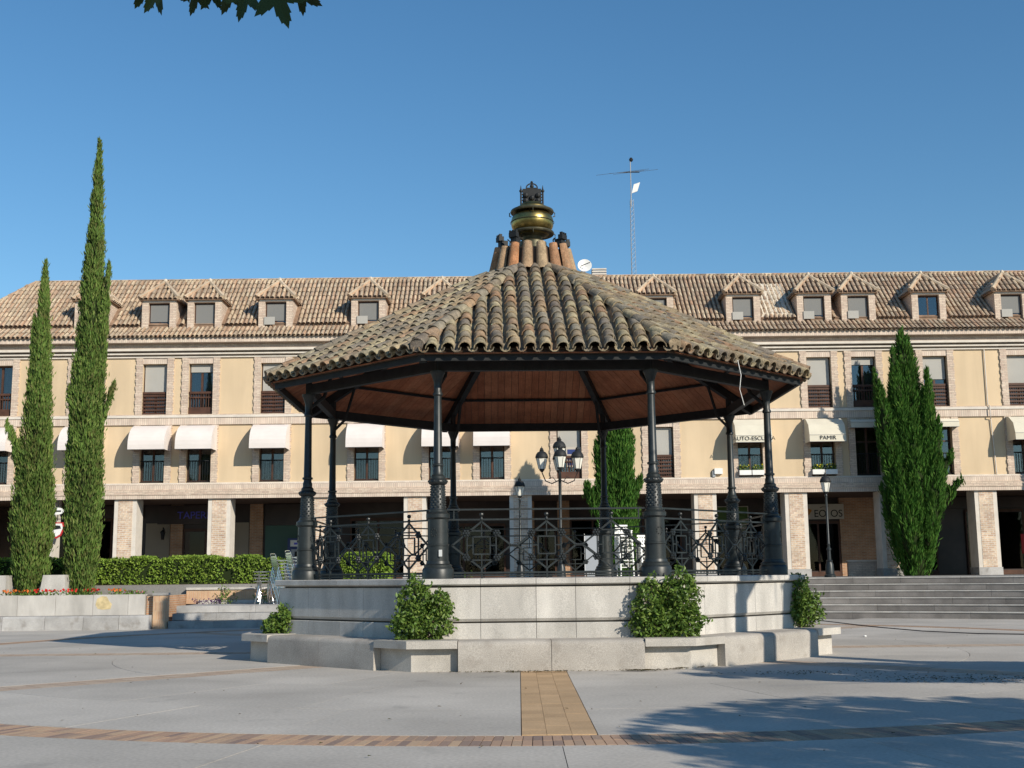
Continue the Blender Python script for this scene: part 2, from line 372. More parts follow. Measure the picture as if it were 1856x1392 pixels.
# ------------------------------------------------------------ bandstand
stand = thing('bandstand', 'octagonal bandstand with clay tiled roof, iron posts and granite plinth', 'bandstand', (GX,GY,0), GR)
T8 = math.tan(PI/8)
def octa(ap): return [(ap/math.cos(PI/8)*math.cos(PI/8+k*PI/4), ap/math.cos(PI/8)*math.sin(PI/8+k*PI/4)) for k in range(8)]
plinth = MB().prism(octa(4.80), -.05, 1.40).build('plinth', 'grout', stand, False)
MB().prism(octa(4.70), 1.40, 1.447).build('floor', 'granite_grey', stand, False)
xs = ['L', -1.12, -.21, .44, 1.33, 'R']
profs = {'cap': [(-4.6,1.45),(-4.96,1.45),(-4.975,1.44),(-4.975,1.36),(-4.93,1.335),(-4.6,1.335)],
         'pan': [(-4.6,1.31),(-4.89,1.31),(-4.90,1.30),(-4.90,.80),(-4.86,.755),(-4.6,.755)],
         'base': [(-4.6,.728),(-4.89,.728),(-4.90,.72),(-4.90,.40),(-4.6,.40)]}
for nm, pr in profs.items():
    for i in range(5):
        a = (lambda y: y*T8*1.0+.0) if xs[i]=='L' else xs[i]+.0035
        c = (lambda y: -y*T8) if xs[i+1]=='R' else xs[i+1]-.0035
        me = MB().extrude(pr, a, c).mesh('stone_block', 'granite')
        for k in range(8): place(me, 'stone_block', plinth, False, rz(k*PI/4))
bench = MB().prism(octa(5.26), -.05, .34).build('bench', 'grout', stand, False)
bp = [(-4.9,.478),(-5.42,.478),(-5.47,.468),(-5.505,.44),(-5.52,.40),(-5.52,-.03),(-4.9,-.03)]
for x0, x1 in ((-1.48,.0),(.0,1.48)):
    me = MB().extrude(bp, x0+.004, x1-.004).mesh('bench_block', 'bench_stone', True)
    for k in range(8): place(me, 'bench_block', bench, False, rz(k*PI/4))
def mirror(p):   # across the corner bisector between front face and the next
    a = -PI/2+PI/8; q = math.atan2(p[1],p[0]); r = math.hypot(*p); q = 2*a-q; return (r*math.cos(q), r*math.sin(q))
def corner(ap, i0): 
    p = [(1.488,-4.9),(1.488,-ap)]; return p+[(ap*T8,-ap)]+[mirror(p[1]),mirror(p[0])]+[(4.9*T8,-4.9)]
me1 = MB().prism(corner(5.37,0), -.03, .36).mesh('corner_block','granite_warm'); me2 = MB().prism(corner(5.53,0), .362, .485).mesh('corner_slab','granite_warm')
for k in range(8):
    place(me1,'corner_block',bench,False,rz(k*PI/4)); place(me2,'corner_slab',bench,False,rz(k*PI/4))
# posts
FZ = 1.447
def post_mesh():
    sh = MB().lathe([(.178,1.74),(.175,1.99),(.19,2.0),(.19,2.02),(.172,2.03),(.165,2.44),(.2,2.47),(.2,2.53),(.15,2.57),(.15,2.60),(.132,2.62),(.115,3.05),(.118,3.17),(.09,3.2),(.09,3.27),(.076,3.3),(.062,4.72),(.062,5.4)], 24)
    base = MB().lathe([(.265,FZ-.01),(.265,1.60),(.25,1.63),(.235,1.64),(.235,1.68),(.2,1.70),(.19,1.745),(.17,1.75)], 24)
    c1 = MB().lathe([(.118,3.02),(.158,3.05),(.165,3.08),(.15,3.11),(.12,3.13)], 24)
    for k in range(12):
        a = k*PI/6; c1.ball((.155*math.cos(a),.155*math.sin(a),3.085), .022, 6, 4)
    sc = MB()
    for j in range(9):
        for k in range(12):
            a = (k+.5*(j%2))*PI/6; r = .128-.0135*j/9; sc.ball((r*math.cos(a), r*math.sin(a), 2.65+.043*j), .02, 5, 3)
    c2 = MB().lathe([(.077,3.34),(.1,3.35),(.1,3.38),(.077,3.39)], 20)
    cp = MB().lathe([(.063,4.55),(.085,4.57),(.085,4.60),(.066,4.63),(.07,4.80),(.115,4.93),(.13,4.95),(.13,4.985)], 20)
    dec = MB()
    for k in range(1):
        for j in range(9):
            a = -PI/2; t = 2*PI*j/9
            dec.ball((.172*math.cos(a+.32*math.cos(t)),.172*math.sin(a+.32*math.cos(t)),2.22+.06*math.sin(t)), .013, 5, 3)
    return [sh.mesh('shaft','iron',True)]+[(n, q.mesh(n,'iron',True)) for n,q in (('base',base),('collar',c1),('scales',sc),('collar',c2),('capital',cp),('ornament',dec))]
pmz = post_mesh(); PR = 4.8
for k in range(8):
    a = -PI/2-PI/8+k*PI/4
    p = place(pmz[0], 'post', stand, False, rz(a+PI/2, (PR*math.cos(a), PR*math.sin(a), 0)))
    for n, q in pmz[1:]:
        for j in range(3 if n == 'ornament' else 1): place(q, n, p, False, rz(j*2*PI/3))
# poster scrap on the post beside the front bay
MB().box(.10,.16,-.181,-.178,1.82,1.93).build('paper_scrap','white',[o for o in stand.children if o.name.startswith('post')][0],False)
# railings
def rail_meshes():
    hw = PR*math.sin(PI/8)-.15; y = 0
    r = MB()
    for z, w_ in ((2.605,.028),(2.435,.028),(1.545,.045),(1.495,.02)): r.bar((-hw,y,z),(hw,y,z),w_,w_ if z!=1.545 else .03)
    for s in (-1,1): r.bar((s*(hw-.12),y,2.435),(s*(hw-.12),y,2.605),.022)
    for x in (-1.1,0,1.1): r.bar((x,y,FZ),(x,y,1.62),.03)
    n = 34
    for i in range(n): 
        x = -hw+(i+.5)*2*hw/n; r.bar((x,y,1.495),(x,y,1.545),.008)
    lz = MB(); A = [(-.50,2.0),(0,2.40),(.50,2.0),(0,1.61)]
    for i in range(4):
        (x0,z0),(x1,z1) = A[i],A[(i+1)%4]; lz.bar((x0,0,z0),(x1,0,z1),.03,.022,(0,1,0))
    sq = MB()
    for h,t in ((.245,.022),(.145,.022)):
        q = [(-h,-h),(h,-h),(h,h),(-h,h)]
        for i in range(4): sq.bar((q[i][0],0,2.0+q[i][1]),(q[(i+1)%4][0],0,2.0+q[(i+1)%4][1]),t,t,(0,1,0))
    for dx,dz in ((1,0),(-1,0),(0,1),(0,-1)): sq.bar((dx*.145,0,2.0+dz*.145),(dx*(.245 if dx else 0),0,2.0+dz*(.36 if dz else 0)),.018)
    ro = MB()
    for k in range(6):
        a = k*PI/3; ro.ball((.042*math.cos(a),-.012,.042*math.sin(a)),.026,6,4)
    ro.ball((0,-.03,0),.026,6,4)
    fi = MB().ball((0,0,2.52),.036,8,6); fi.lathe([(.012,2.40),(.03,2.44),(.012,2.48)],8); 
    kn = MB()
    for i in range(4): kn.ball((-.045+.03*i,0,2.0),.026,6,4)
    return r, lz, sq, ro, fi, kn
r_,lz_,sq_,ro_,fi_,kn_ = [q.mesh(n,'iron',False) for q,n in zip(rail_meshes(),('railing','lozenge','square','rosette','finial_ball','knot'))]
PA = PR*math.cos(PI/8)
for k in range(8):
    rl = place(r_, 'railing', stand, False, rz(k*PI/4) @ Matrix.Translation((0,-PA,0)))
    for x in (-1.1,0,1.1):
        T = Matrix.Translation((x,0,0)); place(lz_,'lozenge',rl,False,T); place(sq_,'square',rl,False,T); place(fi_,'finial_ball',rl,False,T)
        for dx,dz in ((-.26,2.2),(.26,2.2),(-.26,1.8),(.26,1.8)): place(ro_,'rosette',rl,False,Matrix.Translation((x+dx,-.01,dz)))
    for x in (-.55,.55): place(kn_,'knot',rl,False,Matrix.Translation((x,0,0)))
# roof frame
EA, EZ, SL = 5.16, 5.20, .567
def zd(ap): return EZ+(EA-ap)*SL
bm_ = MB().extrude([(-PA-.06,4.985),(-PA+.06,4.985),(-PA+.06,5.17),(-PA-.06,5.17)], lambda y: y*T8, lambda y: -y*T8).mesh('ring_beam','iron_dull')
fa_ = MB().extrude([(-5.05,zd(5.05)-.20),(-4.99,zd(5.05)-.20),(-4.99,zd(5.05)-.075),(-5.05,zd(5.05)-.075)], lambda y: y*T8, lambda y: -y*T8).mesh('fascia','iron_dull')
pu = []
for ap in (4.1, 3.0, 1.9):
    z = zd(ap)-.075; pu.append(MB().extrude([(-ap-.03,z-.05),(-ap+.03,z-.05),(-ap+.03,z),(-ap-.03,z)], lambda y: y*T8, lambda y: -y*T8).mesh('purlin','iron_dull'))
c8 = math.cos(PI/8)
ra_ = MB().bar((5.02/c8,0,zd(5.02)-.17),(.35/c8,0,zd(.35)-.17),.13,.17).mesh('rafter','iron_dull')
br_ = MB().tube([(PR,0,4.7),(PR-.3,0,4.95),(PR-.55,0,zd((PR-.55)*c8)-.2)],.035,6).mesh('brace','iron_dull')
roof_ring = MB()
for k in range(8):
    Z = rz(k*PI/4)
    place(bm_,'ring_beam',stand,False,Z); place(fa_,'fascia',stand,False,Z)
    for q in pu: place(q,'purlin',stand,False,Z)
    Q = rz(-PI/2-PI/8+k*PI/4); place(ra_,'rafter',stand,False,Q); place(br_,'brace',stand,False,Q)
# ceiling planks (each a board running up the slope)
v = [(x,y,zd(EA)-.02) for x,y in octa(EA)]+[(x,y,zd(.2)-.02) for x,y in octa(.2)]
ceil = MB().add(v, [(k,(k+1)%8,8+(k+1)%8,8+k) for k in range(8)]+[tuple(range(15,7,-1))]).build('ceiling','grout',stand,False)
pw_ = .163
for i in range(-13,14):
    xc = i*pw_; x0, x1 = xc-pw_/2+.004, xc+pw_/2-.004
    ae = EA-.03; lim = lambda x: max(abs(x)/T8, .3)
    if abs(x0) > ae*T8 or abs(x1) > ae*T8: continue
    off = .032+random.uniform(-.003,.003)
    pts = [(x0,-ae),(x1,-ae),(x1,-lim(x1)),(x0,-lim(x0))]
    me = MB().add([(x,y,zd(-y)-off) for x,y in pts]+[(x,y,zd(-y)-off-.022) for x,y in pts],[(0,1,2,3),(7,6,5,4),(0,4,5,1),(1,5,6,2),(2,6,7,3),(3,7,4,0)]).mesh('plank','plank')
    for k in range(8): place(me,'plank',ceil,False,rz(k*PI/4))
# roof and tiles
v = [(x,y,zd(EA+.01)-.012) for x,y in octa(EA+.01)]+[(x,y,zd(.3)) for x,y in octa(.3)]
v2 = [(x,y,zd(EA+.01)+.0) for x,y in octa(EA+.01)]+[(x,y,zd(.3)+.0) for x,y in octa(.3)]
roof = MB().add(v2, [(k,(k+1)%8,8+(k+1)%8,8+k) for k in range(8)]+[tuple(range(8,16))]).build('roof','tile_bed',stand,False)
def barrel(r0, r1, L, n=6, th=.016, down=False):
    """half-round tile along +y from 0 to L (r0 low end, r1 high end)"""
    b = MB(); s = -1 if down else 1; vs = []; 
    for (r,y) in ((r0,0),(r1,L),(r0-th,0),(r1-th,L)):
        for i in range(n+1):
            a = PI*i/n; vs.append((r*math.cos(a), y, s*r*1.02*math.sin(a)))
    m_ = n+1; fs = []
    for i in range(n):
        fs.append((i,i+1,m_+i+1,m_+i)); fs.append((2*m_+i,2*m_+i+1,i+1,i)); fs.append((2*m_+i+1,2*m_+i,3*m_+i,3*m_+i+1))
    b.add(vs, fs); return b
COL, EXP, TLN = .272, .345, .45
sl_ang = math.atan(SL); upv = Vector((0, math.cos(sl_ang), math.sin(sl_ang))); nrm = Vector((0,-math.sin(sl_ang), math.cos(sl_ang)))
tvar = [barrel(.112+random.uniform(-.007,.006), .092, TLN).mesh('tile','tile',True) for _ in range(5)]
cov = []; 
pans = MB(); far = MB()
pan_b = barrel(.09,.078,TLN,5,.016,True); cov_b = barrel(.112,.092,TLN,6)
for k in range(8):
    for i in range(-8,9):
        for pan in (0,1):
            x = (i+.5*pan)*COL
            for j in range(-0,16):
                s = -.075+j*EXP                     # distance up the slope from the eave
                ap = EA-(s+.2)*math.cos(sl_ang)
                if abs(x)+ .02 > max(ap,0)*T8 or ap < .75: continue
                P = Vector((x,-EA,EZ))+upv*s
                rx = Matrix.Rotation(sl_ang+(-.035 if not pan else 0),4,'X')
                jit = Matrix.Rotation(random.uniform(-.045,.045),4,'Z')
                if pan:
                    T = rz(k*PI/4) @ Matrix.Translation(P+nrm*.096) @ rx
                    pans.add([T @ Vector(q) for q in pan_b.v], pan_b.f)
                else:
                    P = P+nrm*(.078+random.uniform(-.004,.006)); P.x += random.uniform(-.01,.01)
                    P += upv*random.uniform(-.02,.02)
                    T = rz(k*PI/4) @ Matrix.Translation(P) @ rx @ jit
                    cov.append((k,j,i,T))
o = pans.build('channel_tiles','tile_isl',roof,False,True); o['kind']='stuff'
single = sorted([c for c in cov if c[0]==0], key=lambda c:c[1])+sorted([c for c in cov if c[0] in (1,7)], key=lambda c:(c[1]))
ids = set(id(c) for c in single[:298])
for c in cov:
    if id(c) in ids: place(random.choice(tvar),'tile',roof,False,c[3])
    else: far.add([c[3] @ Vector(q) for q in cov_b.v], cov_b.f)
o = far.build('cover_tiles','tile_isl',roof,False,True); o['kind']='stuff'
hang = math.atan(SL*c8); hm = [barrel(.125,.105,.48,7).mesh('hip_tile','tile',True) for _ in range(2)]
cap_ = MB().lathe([(.118,0),(.118,.02)],12).mesh('hip_end','tile')
for k in range(8):
    a = -PI/2-PI/8+k*PI/4
    for j in range(14):
        rr = (EA+.03)/c8 - j*.36*math.cos(hang)
        if rr < 1.0: break
        z = zd(rr*c8)+.115+random.uniform(-.006,.008)
        T = rz(a) @ Matrix.Translation((rr,0,z)) @ Matrix.Rotation(PI/2,4,'Z') @ Matrix.Rotation(hang-.03,4,'X') @ Matrix.Rotation(random.uniform(-.05,.05),4,'Z')
        place(hm[j%2],'hip_tile',roof,False,T)
    place(cap_,'hip_end',roof,False, rz(a) @ Matrix.Translation(((EA+.035)/c8,0,zd(EA)+.10)) @ Matrix.Rotation(PI/2,4,'Y'))
# eave mortar fillet under the first tiles
ef = MB().extrude([(-EA+.06,zd(EA)-.035),(-EA+.14,zd(EA)-.035),(-EA+.14,zd(EA-.1)+.05),(-EA+.06,zd(EA)+.055)], lambda y: y*T8, lambda y:-y*T8).mesh('eave_fillet','tile_bed')
for k in range(8): place(ef,'eave_fillet',roof,False,rz(k*PI/4))
# drum of upright tiles and finial
drum = MB().lathe([(.86,7.40),(.80,7.75),(.70,8.24),(.2,8.32)],24).build('drum','tile_bed',stand,False)
dm = [barrel(.125,.095,.62,7).mesh('drum_tile','tile_drum',True) for _ in range(3)]
for k in range(17):
    a = 2*PI*k/17+.1
    T = rz(a) @ Matrix.Translation((.86+random.uniform(-.01,.01),0,7.70+random.uniform(-.03,.04))) @ Matrix.Rotation(PI/2,4,'Z') @ Matrix.Rotation(PI/2-.19,4,'X')
    place(dm[k%3],'drum_tile',drum,False,T)
fin = MB().lathe([(.34,8.24),(.34,8.40),(.30,8.42),(.30,8.5),(.20,8.56),(.22,8.62),(.30,8.66)],24).build('finial','bronze',stand,False,True)
gl = [(.30,8.66),(.40,8.70)]+[(.455*max(.001,math.cos(t))**.45,8.94+.25*math.sin(t)) for t in np.linspace(-1.25,1.25,18)]+[(.36,9.2)]
place(MB().lathe(gl,40).mesh('globe','brass',True),'globe',fin,False)
for z, r in ((8.70,.455),(9.18,.455)):
    rb = MB().lathe([(r-.07,z-.02),(r,z-.025),(r+.012,z),(r,z+.03),(r-.07,z+.025)],36)
    for s in (0,PI/2,PI,3*PI/2):
        rb.tube([((r+.0)*math.cos(s),(r)*math.sin(s),z),((r+.03)*math.cos(s),(r+.03)*math.sin(s),z-.02),((r+.03)*math.cos(s),(r+.03)*math.sin(s),z-.09),((r-.01)*math.cos(s),(r-.01)*math.sin(s),z-.1)],.012,6)
    place(rb.mesh('band','bronze',True),'band',fin,False)
place(MB().lathe([(.465,8.935),(.472,8.945),(.465,8.955)],36,cap=False).mesh('band','bronze',True),'band',fin,False)
place(MB().lathe([(.38,9.20),(.36,9.26),(.26,9.31),(.23,9.36),(.2,9.37)],32).mesh('lid','brass',True),'lid',fin,False)
cr = MB()
for s in (-1,1):
    cr.lathe([(.02,9.33),(.02,9.62),(.035,9.64),(.035,9.67),(.018,9.69),(.004,9.78)],8,(s*.235,0,0))
cr.prism([(0,0)]*0 or [(-.20,-.025),(.20,-.025),(.20,.025),(-.20,.025)],9.35,9.70)
out = [(-.20,9.62),(-.16,9.70),(-.10,9.62),(-.05,9.70),(.05,9.70),(.10,9.62),(.16,9.70),(.20,9.62)]
for (x,z) in ((-.13,9.55),(.13,9.55),(-.13,9.43),(.13,9.43),(0,9.49)): cr.ball((x,-.03,z),.06,8,6)
for s in (-1,1):
    for j in range(4): cr.bar((s*.05,0,9.40+.06*j),(s*.215,0,9.45+.065*j),.03,.02)
for j in range(13):
    t = PI*j/12; 
    if j < 12: cr.bar((.12*math.cos(t),0,9.72+.10*math.sin(t)),(.12*math.cos(t+PI/12),0,9.72+.10*math.sin(t+PI/12)),.025,.02,(0,1,0))
cr.bar((-.13,0,9.71),(.13,0,9.71),.05,.03); cr.ball((0,0,9.85),.03,8,6); cr.ball((0,0,9.76),.045,8,6)
place(cr.mesh('crest','iron_dull',False),'crest',fin,False)
def beast():
    b = MB(); b.box(-.07,.07,-.07,.10,0,.15); b.box(-.09,.09,-.11,.0,.13,.23)
    for x in (-.07,0,.07): b.box(x-.018,x+.018,-.10,-.04,.23,.28)
    b.tube([(0,.09,.02),(0,.17,.05),(0,.18,.16),(0,.12,.2)],.015,6); b.lathe([(.03,-.12),(.03,.01)],8); return b.mesh('ornament','iron_dull')
bs = beast()
for a in (-2.75,-2.15,-.62,.2,1.0,2.2): place(bs,'ornament',fin,False, rz(a) @ Matrix.Translation((.70,0,8.32)) @ Matrix.Rotation(PI/2,4,'Z'))
# loose wire under the eave
MB().tube([(3.45,-4.02,5.22),(3.5,-4.02,4.95),(3.47,-4.0,4.7),(3.55,-3.95,4.42)],.007,5).build('wire','white',stand,False)

# ------------------------------------------------------------ building
FY = 51.0
bld = thing('apartment_building', 'long ochre arcaded building with tiled mansard roof and dormers', 'building', (0,FY,TZ))
XW = [-21.9,-18.2,-15.28,-13.31,-10.22,-6.2,-3.04,-.88,2.39,6.3,10.06,13.14,15.06,18.12,21.72]
X0, X1 = -24.0, 27.0; WW = .53
W1 = (5.5,7.66); W2 = (8.42,10.6)
zb = [4.85,W1[0],W1[1],W2[0],W2[1],11.7]; xb = sorted([X0,X1]+[x+s*WW for x in XW for s in (-1,1)])
b = MB()
for i in range(len(xb)-1):
    for j in range(5):
        xc = (xb[i]+xb[i+1])/2
        if j in (1,3) and any(abs(xc-x) < WW for x in XW): continue
        b.add([(xb[i],FY,zb[j]),(xb[i+1],FY,zb[j]),(xb[i+1],FY,zb[j+1]),(xb[i],FY,zb[j+1])],[(0,1,2,3)])
for x in XW:
    for z0,z1 in (W1,W2):
        for s in (-1,1): b.add([(x+s*WW,FY,z0),(x+s*WW,FY+.32,z0),(x+s*WW,FY+.32,z1),(x+s*WW,FY,z1)],[(0,1,2,3)])
        for z in (z0,z1): b.add([(x-WW,FY,z),(x+WW,FY,z),(x+WW,FY+.32,z),(x-WW,FY+.32,z)],[(0,1,2,3)])
        b.box(x-WW-.3,x+WW+.3,FY+1.2,FY+1.25,z0-.2,z1+.2)
b.add([(X0,FY,TZ),(X0,63,TZ),(X0,63,12.2),(X0,FY,12.2)],[(0,1,2,3)]); b.add([(X1,FY,TZ),(X1,63,TZ),(X1,63,12.2),(X1,FY,12.2)],[(0,1,2,3)])
b.build('wall','stucco',bld)
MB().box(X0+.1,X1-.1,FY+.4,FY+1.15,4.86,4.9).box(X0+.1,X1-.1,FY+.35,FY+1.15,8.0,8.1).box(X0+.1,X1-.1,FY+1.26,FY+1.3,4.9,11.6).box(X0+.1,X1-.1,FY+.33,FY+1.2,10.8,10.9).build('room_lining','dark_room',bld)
# mouldings (course profiles)
def course(name, mat, prof): MB().extrude(prof, X0-.1, X1+.1).build(name, mat, bld)
def band(name, mat, y, z0, z1): course(name, mat, [(FY+.01,z0),(FY-y,z0),(FY-y,z1),(FY+.01,z1)])
band('cornice','stone_trim',.08,10.86,10.914); band('cornice','stone_trim',.19,10.983,11.05); band('cornice','stone_trim',.31,11.123,11.22)
band('cornice','brick',.02,10.915,10.982); band('cornice','brick',.06,11.052,11.122); band('cornice','brick',.25,11.222,11.44)
band('cornice','brick_soldier',.54,11.442,11.66)
band('string_course','brick_soldier',.08,7.96,8.26); band('string_course','stone_trim',.12,8.262,8.36); band('string_course','brick',.07,8.362,8.41)
band('beam','brick_soldier',.10,5.22,5.44); band('beam','stone_trim',.05,5.442,5.49); band('beam','brick',.16,4.98,5.19); band('beam','brick',.11,5.192,5.218); band('beam','brick_soldier',.13,4.82,4.978)
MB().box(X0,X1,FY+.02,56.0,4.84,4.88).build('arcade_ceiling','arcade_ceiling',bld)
# pillars
PX = [-23.8,-19.84,-16.33,-12.38,-8.12,-4.14,.31,4.2,8.09,11.91,15.9,19.9,23.9]
for x in PX:
    p = MB().box(x-.47,x+.47,FY,FY+.9,TZ,4.835).build('pillar','stone_trim',bld)
    MB().box(x-.30,x+.30,FY-.012,FY+.1,TZ+.33,4.80).build('brick_panel','brick_pillar',p)
    MB().box(x-.50,x+.50,FY-.05,FY+.93,TZ-.02,TZ+.32).build('base','granite_grey',p)
# arcade back wall: plain wall with openings as separate fronts
AY = 55.4
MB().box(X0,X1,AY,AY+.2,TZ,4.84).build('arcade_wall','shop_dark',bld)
def front(name, mat, x0, x1, z0, z1, y=AY-.05): return MB().box(x0,x1,y,AY+.01,z0,z1).build(name,mat,bld)
def shop(x0,x1,z1=3.9,door=True):
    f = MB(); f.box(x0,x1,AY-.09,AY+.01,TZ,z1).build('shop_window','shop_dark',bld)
    q = [o for o in bld.children][-1]
    n = max(2,int((x1-x0)/.9)); w_ = (x1-x0)/n
    for i in range(n): MB().box(x0+i*w_+.05,x0+(i+1)*w_-.05,AY-.10,AY-.094,TZ+.25,z1-.1).build('pane','glass_dark',q)
    fr = MB()
    for i in range(n+1): fr.box(x0+i*w_-.035,x0+i*w_+.035,AY-.13,AY-.088,TZ,z1)
    fr.box(x0,x1,AY-.128,AY-.087,TZ,TZ+.2); fr.box(x0,x1,AY-.128,AY-.087,z1-.08,z1+.04); fr.build('frame','wood',q)
for x in (-14.7,-14.55,-12.1,-10.9): pass
shop(-22.5,-20.4); shop(-19.3,-17.3,4.2); shop(-15.0,-13.0,3.7); shop(-7.4,-4.9,4.1); shop(-3.2,-.4,3.8); shop(1.0,1.9,3.7); shop(2.6,5.6,4.0); shop(9.2,12.4,4.2); shop(12.9,14.8,3.75); shop(17.3,19.2,4.3); shop(20.6,23.2,4.2); shop(5.9,7.6,4.0)
for x0,x1 in ((-15.6,-15.05),(-12.0,-11.4),(.2,.95),(2.0,2.55),(14.85,16.7),(8.5,9.1)): front('brick_pier','brick_red',x0,x1,TZ,4.83,AY-.16)
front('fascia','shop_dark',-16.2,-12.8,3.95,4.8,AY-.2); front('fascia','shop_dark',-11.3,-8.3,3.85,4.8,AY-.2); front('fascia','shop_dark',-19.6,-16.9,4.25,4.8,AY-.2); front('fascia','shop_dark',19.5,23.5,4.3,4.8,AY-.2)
for x0,x1 in ((-16.75,-15.65),(-12.9,-12.05),(8.1,8.45)): front('wall_panel','plaster',x0,x1,TZ,4.0,AY-.06)
front('door_panel','teal',-11.3,-8.4,TZ,3.85,AY-.1)
# windows
SUR = {}
def window(x, z, up_, style):
    z0,z1 = z; y = FY+.20
    fr = MB(); t = .06
    fr.box(x-WW,x-WW+t,y,y+.07,z0,z1); fr.box(x+WW-t,x+WW,y,y+.07,z0,z1); fr.box(x-WW+t,x+WW-t,y+.001,y+.069,z1-t,z1); fr.box(x-WW+t,x+WW-t,y+.001,y+.069,z0,z0+.10)
    fr.box(x-.045,x+.045,y-.004,y+.074,z0+.1,z1-t); zt = z0+(1.5 if up_ else 1.42)
    if not up_: fr.box(x-WW+t,x+WW-t,y-.002,y+.072,zt,zt+.06)
    wn = fr.build('window','wood',bld)
    for s in (-1,1):
        a, c = sorted((x+s*.045,x+s*(WW-t))); MB().box(a,c,y+.03,y+.036,z0+.1,z1-t).build('pane','glass',wn)
    if 'b' in style:      # roller blind lowered in front
        k = {'b':.60,'bb':.98,'bs':.16,'bm':.42}[style.split('/')[0]]+random.uniform(-.05,.04)
        MB().box(x-WW+.062,x+WW-.062,y-.05,y-.03,z1-(z1-z0)*k,z1-.02).build('blind','blind' ,wn)
    if 'c' in style:
        cu = MB(); n = 40
        for s in (-1,1):
            for i in range(n):
                xa = x+s*(.07+.38*i/n); xb_ = x+s*(.07+.38*(i+1)/n); ya = y+.16+.025*math.sin(i*1.1); yb = y+.16+.025*math.sin((i+1)*1.1)
                cu.add([(xa,ya,z0+.35),(xb_,yb,z0+.35),(xb_,yb,z1-.15),(xa,ya,z1-.15)],[(0,1,2,3)])
        cu.build('curtain','curtain',wn)
    if up_ or 'r' in style:  # wooden balustrade in the reveal
        ra = MB(); yy = FY+.09; zt2 = z0+.98
        ra.box(x-WW+.01,x+WW-.01,yy-.03,yy+.03,zt2-.09,zt2); ra.box(x-WW+.01,x+WW-.01,yy-.025,yy+.025,z0+.02,z0+.30 if 'l' not in style else z0+.08)
        if 'l' in style:
            for j in range(5): ra.box(x-WW+.012,x+WW-.012,yy-.02,yy+.02,z0+.16+.155*j,z0+.235+.155*j)
            for i in range(11): ra.box(x-WW+.05+.096*i-.012,x-WW+.05+.096*i+.012,yy-.012,yy+.012,z0+.08,zt2-.09)
        else:
            for i in range(9): ra.box(x-WW+.09+.11*i-.015,x-WW+.09+.11*i+.015,yy-.015,yy+.015,z0+.3,zt2-.09)
            ra.box(x-WW+.012,x+WW-.012,yy-.02,yy+.02,zt2-.28,zt2-.22)
        ra.build('balustrade','wood',wn)
    else:
        ra = MB()
        for i in range(10): ra.box(x-WW+.06+.105*i-.007,x-WW+.06+.105*i+.007,FY+.08,FY+.094,z0+.04,z0+.92)
        ra.box(x-WW+.005,x+WW-.005,FY+.07,FY+.10,z0+.92,z0+.95); ra.box(x-WW+.005,x+WW-.005,FY+.072,FY+.098,z0+.02,z0+.05); ra.build('balustrade','iron_dull',wn)
    # brick surround with toothed edge
    zt_ = 10.855 if up_ else 7.955; zl = 8.415 if up_ else 5.495
    for s in (-1,1):
        su = MB(); zz = zl; i = 0
        while zz < zt_-.01:
            z2 = min(zz+.155,zt_); wd = .29 if i%2 else .265; a, c = sorted((x+s*(WW-.004),x+s*(WW+wd)))
            su.box(a,c,FY-.06-.004*(i%2),FY+.004,zz,z2); zz = z2; i += 1
        su.build('surround','brick',wn)
    MB().box(x-WW+.0,x+WW-.0,FY-.03,FY+.02,z1+.002,zt_).build('lintel','brick_soldier',wn)
st2 = {0:'c',1:'b/l',2:'b/l',3:'c/bs',4:'b/l',5:'c',6:'b/l',7:'bm/l',8:'b/l',9:'b/l',10:'bm',11:'b/l',12:'c/bs',13:'bm/l',14:'b/l'}
st1 = {0:'',1:'',2:'',3:'c',4:'c',5:'',6:'',7:'c',8:'bm/r',9:'b/r/l',10:'',11:'',12:'',13:'c',14:''}
def norm(s): 
    p = s.split('/'); k = [q for q in p if q in ('b','bb','bs','bm')]; return (k+[q for q in p if q not in k])
for i,x in enumerate(XW):
    for zz,upf,st in ((W2,True,st2[i]),(W1,False,st1[i])):
        window(x, zz, upf, '/'.join(norm(st)))
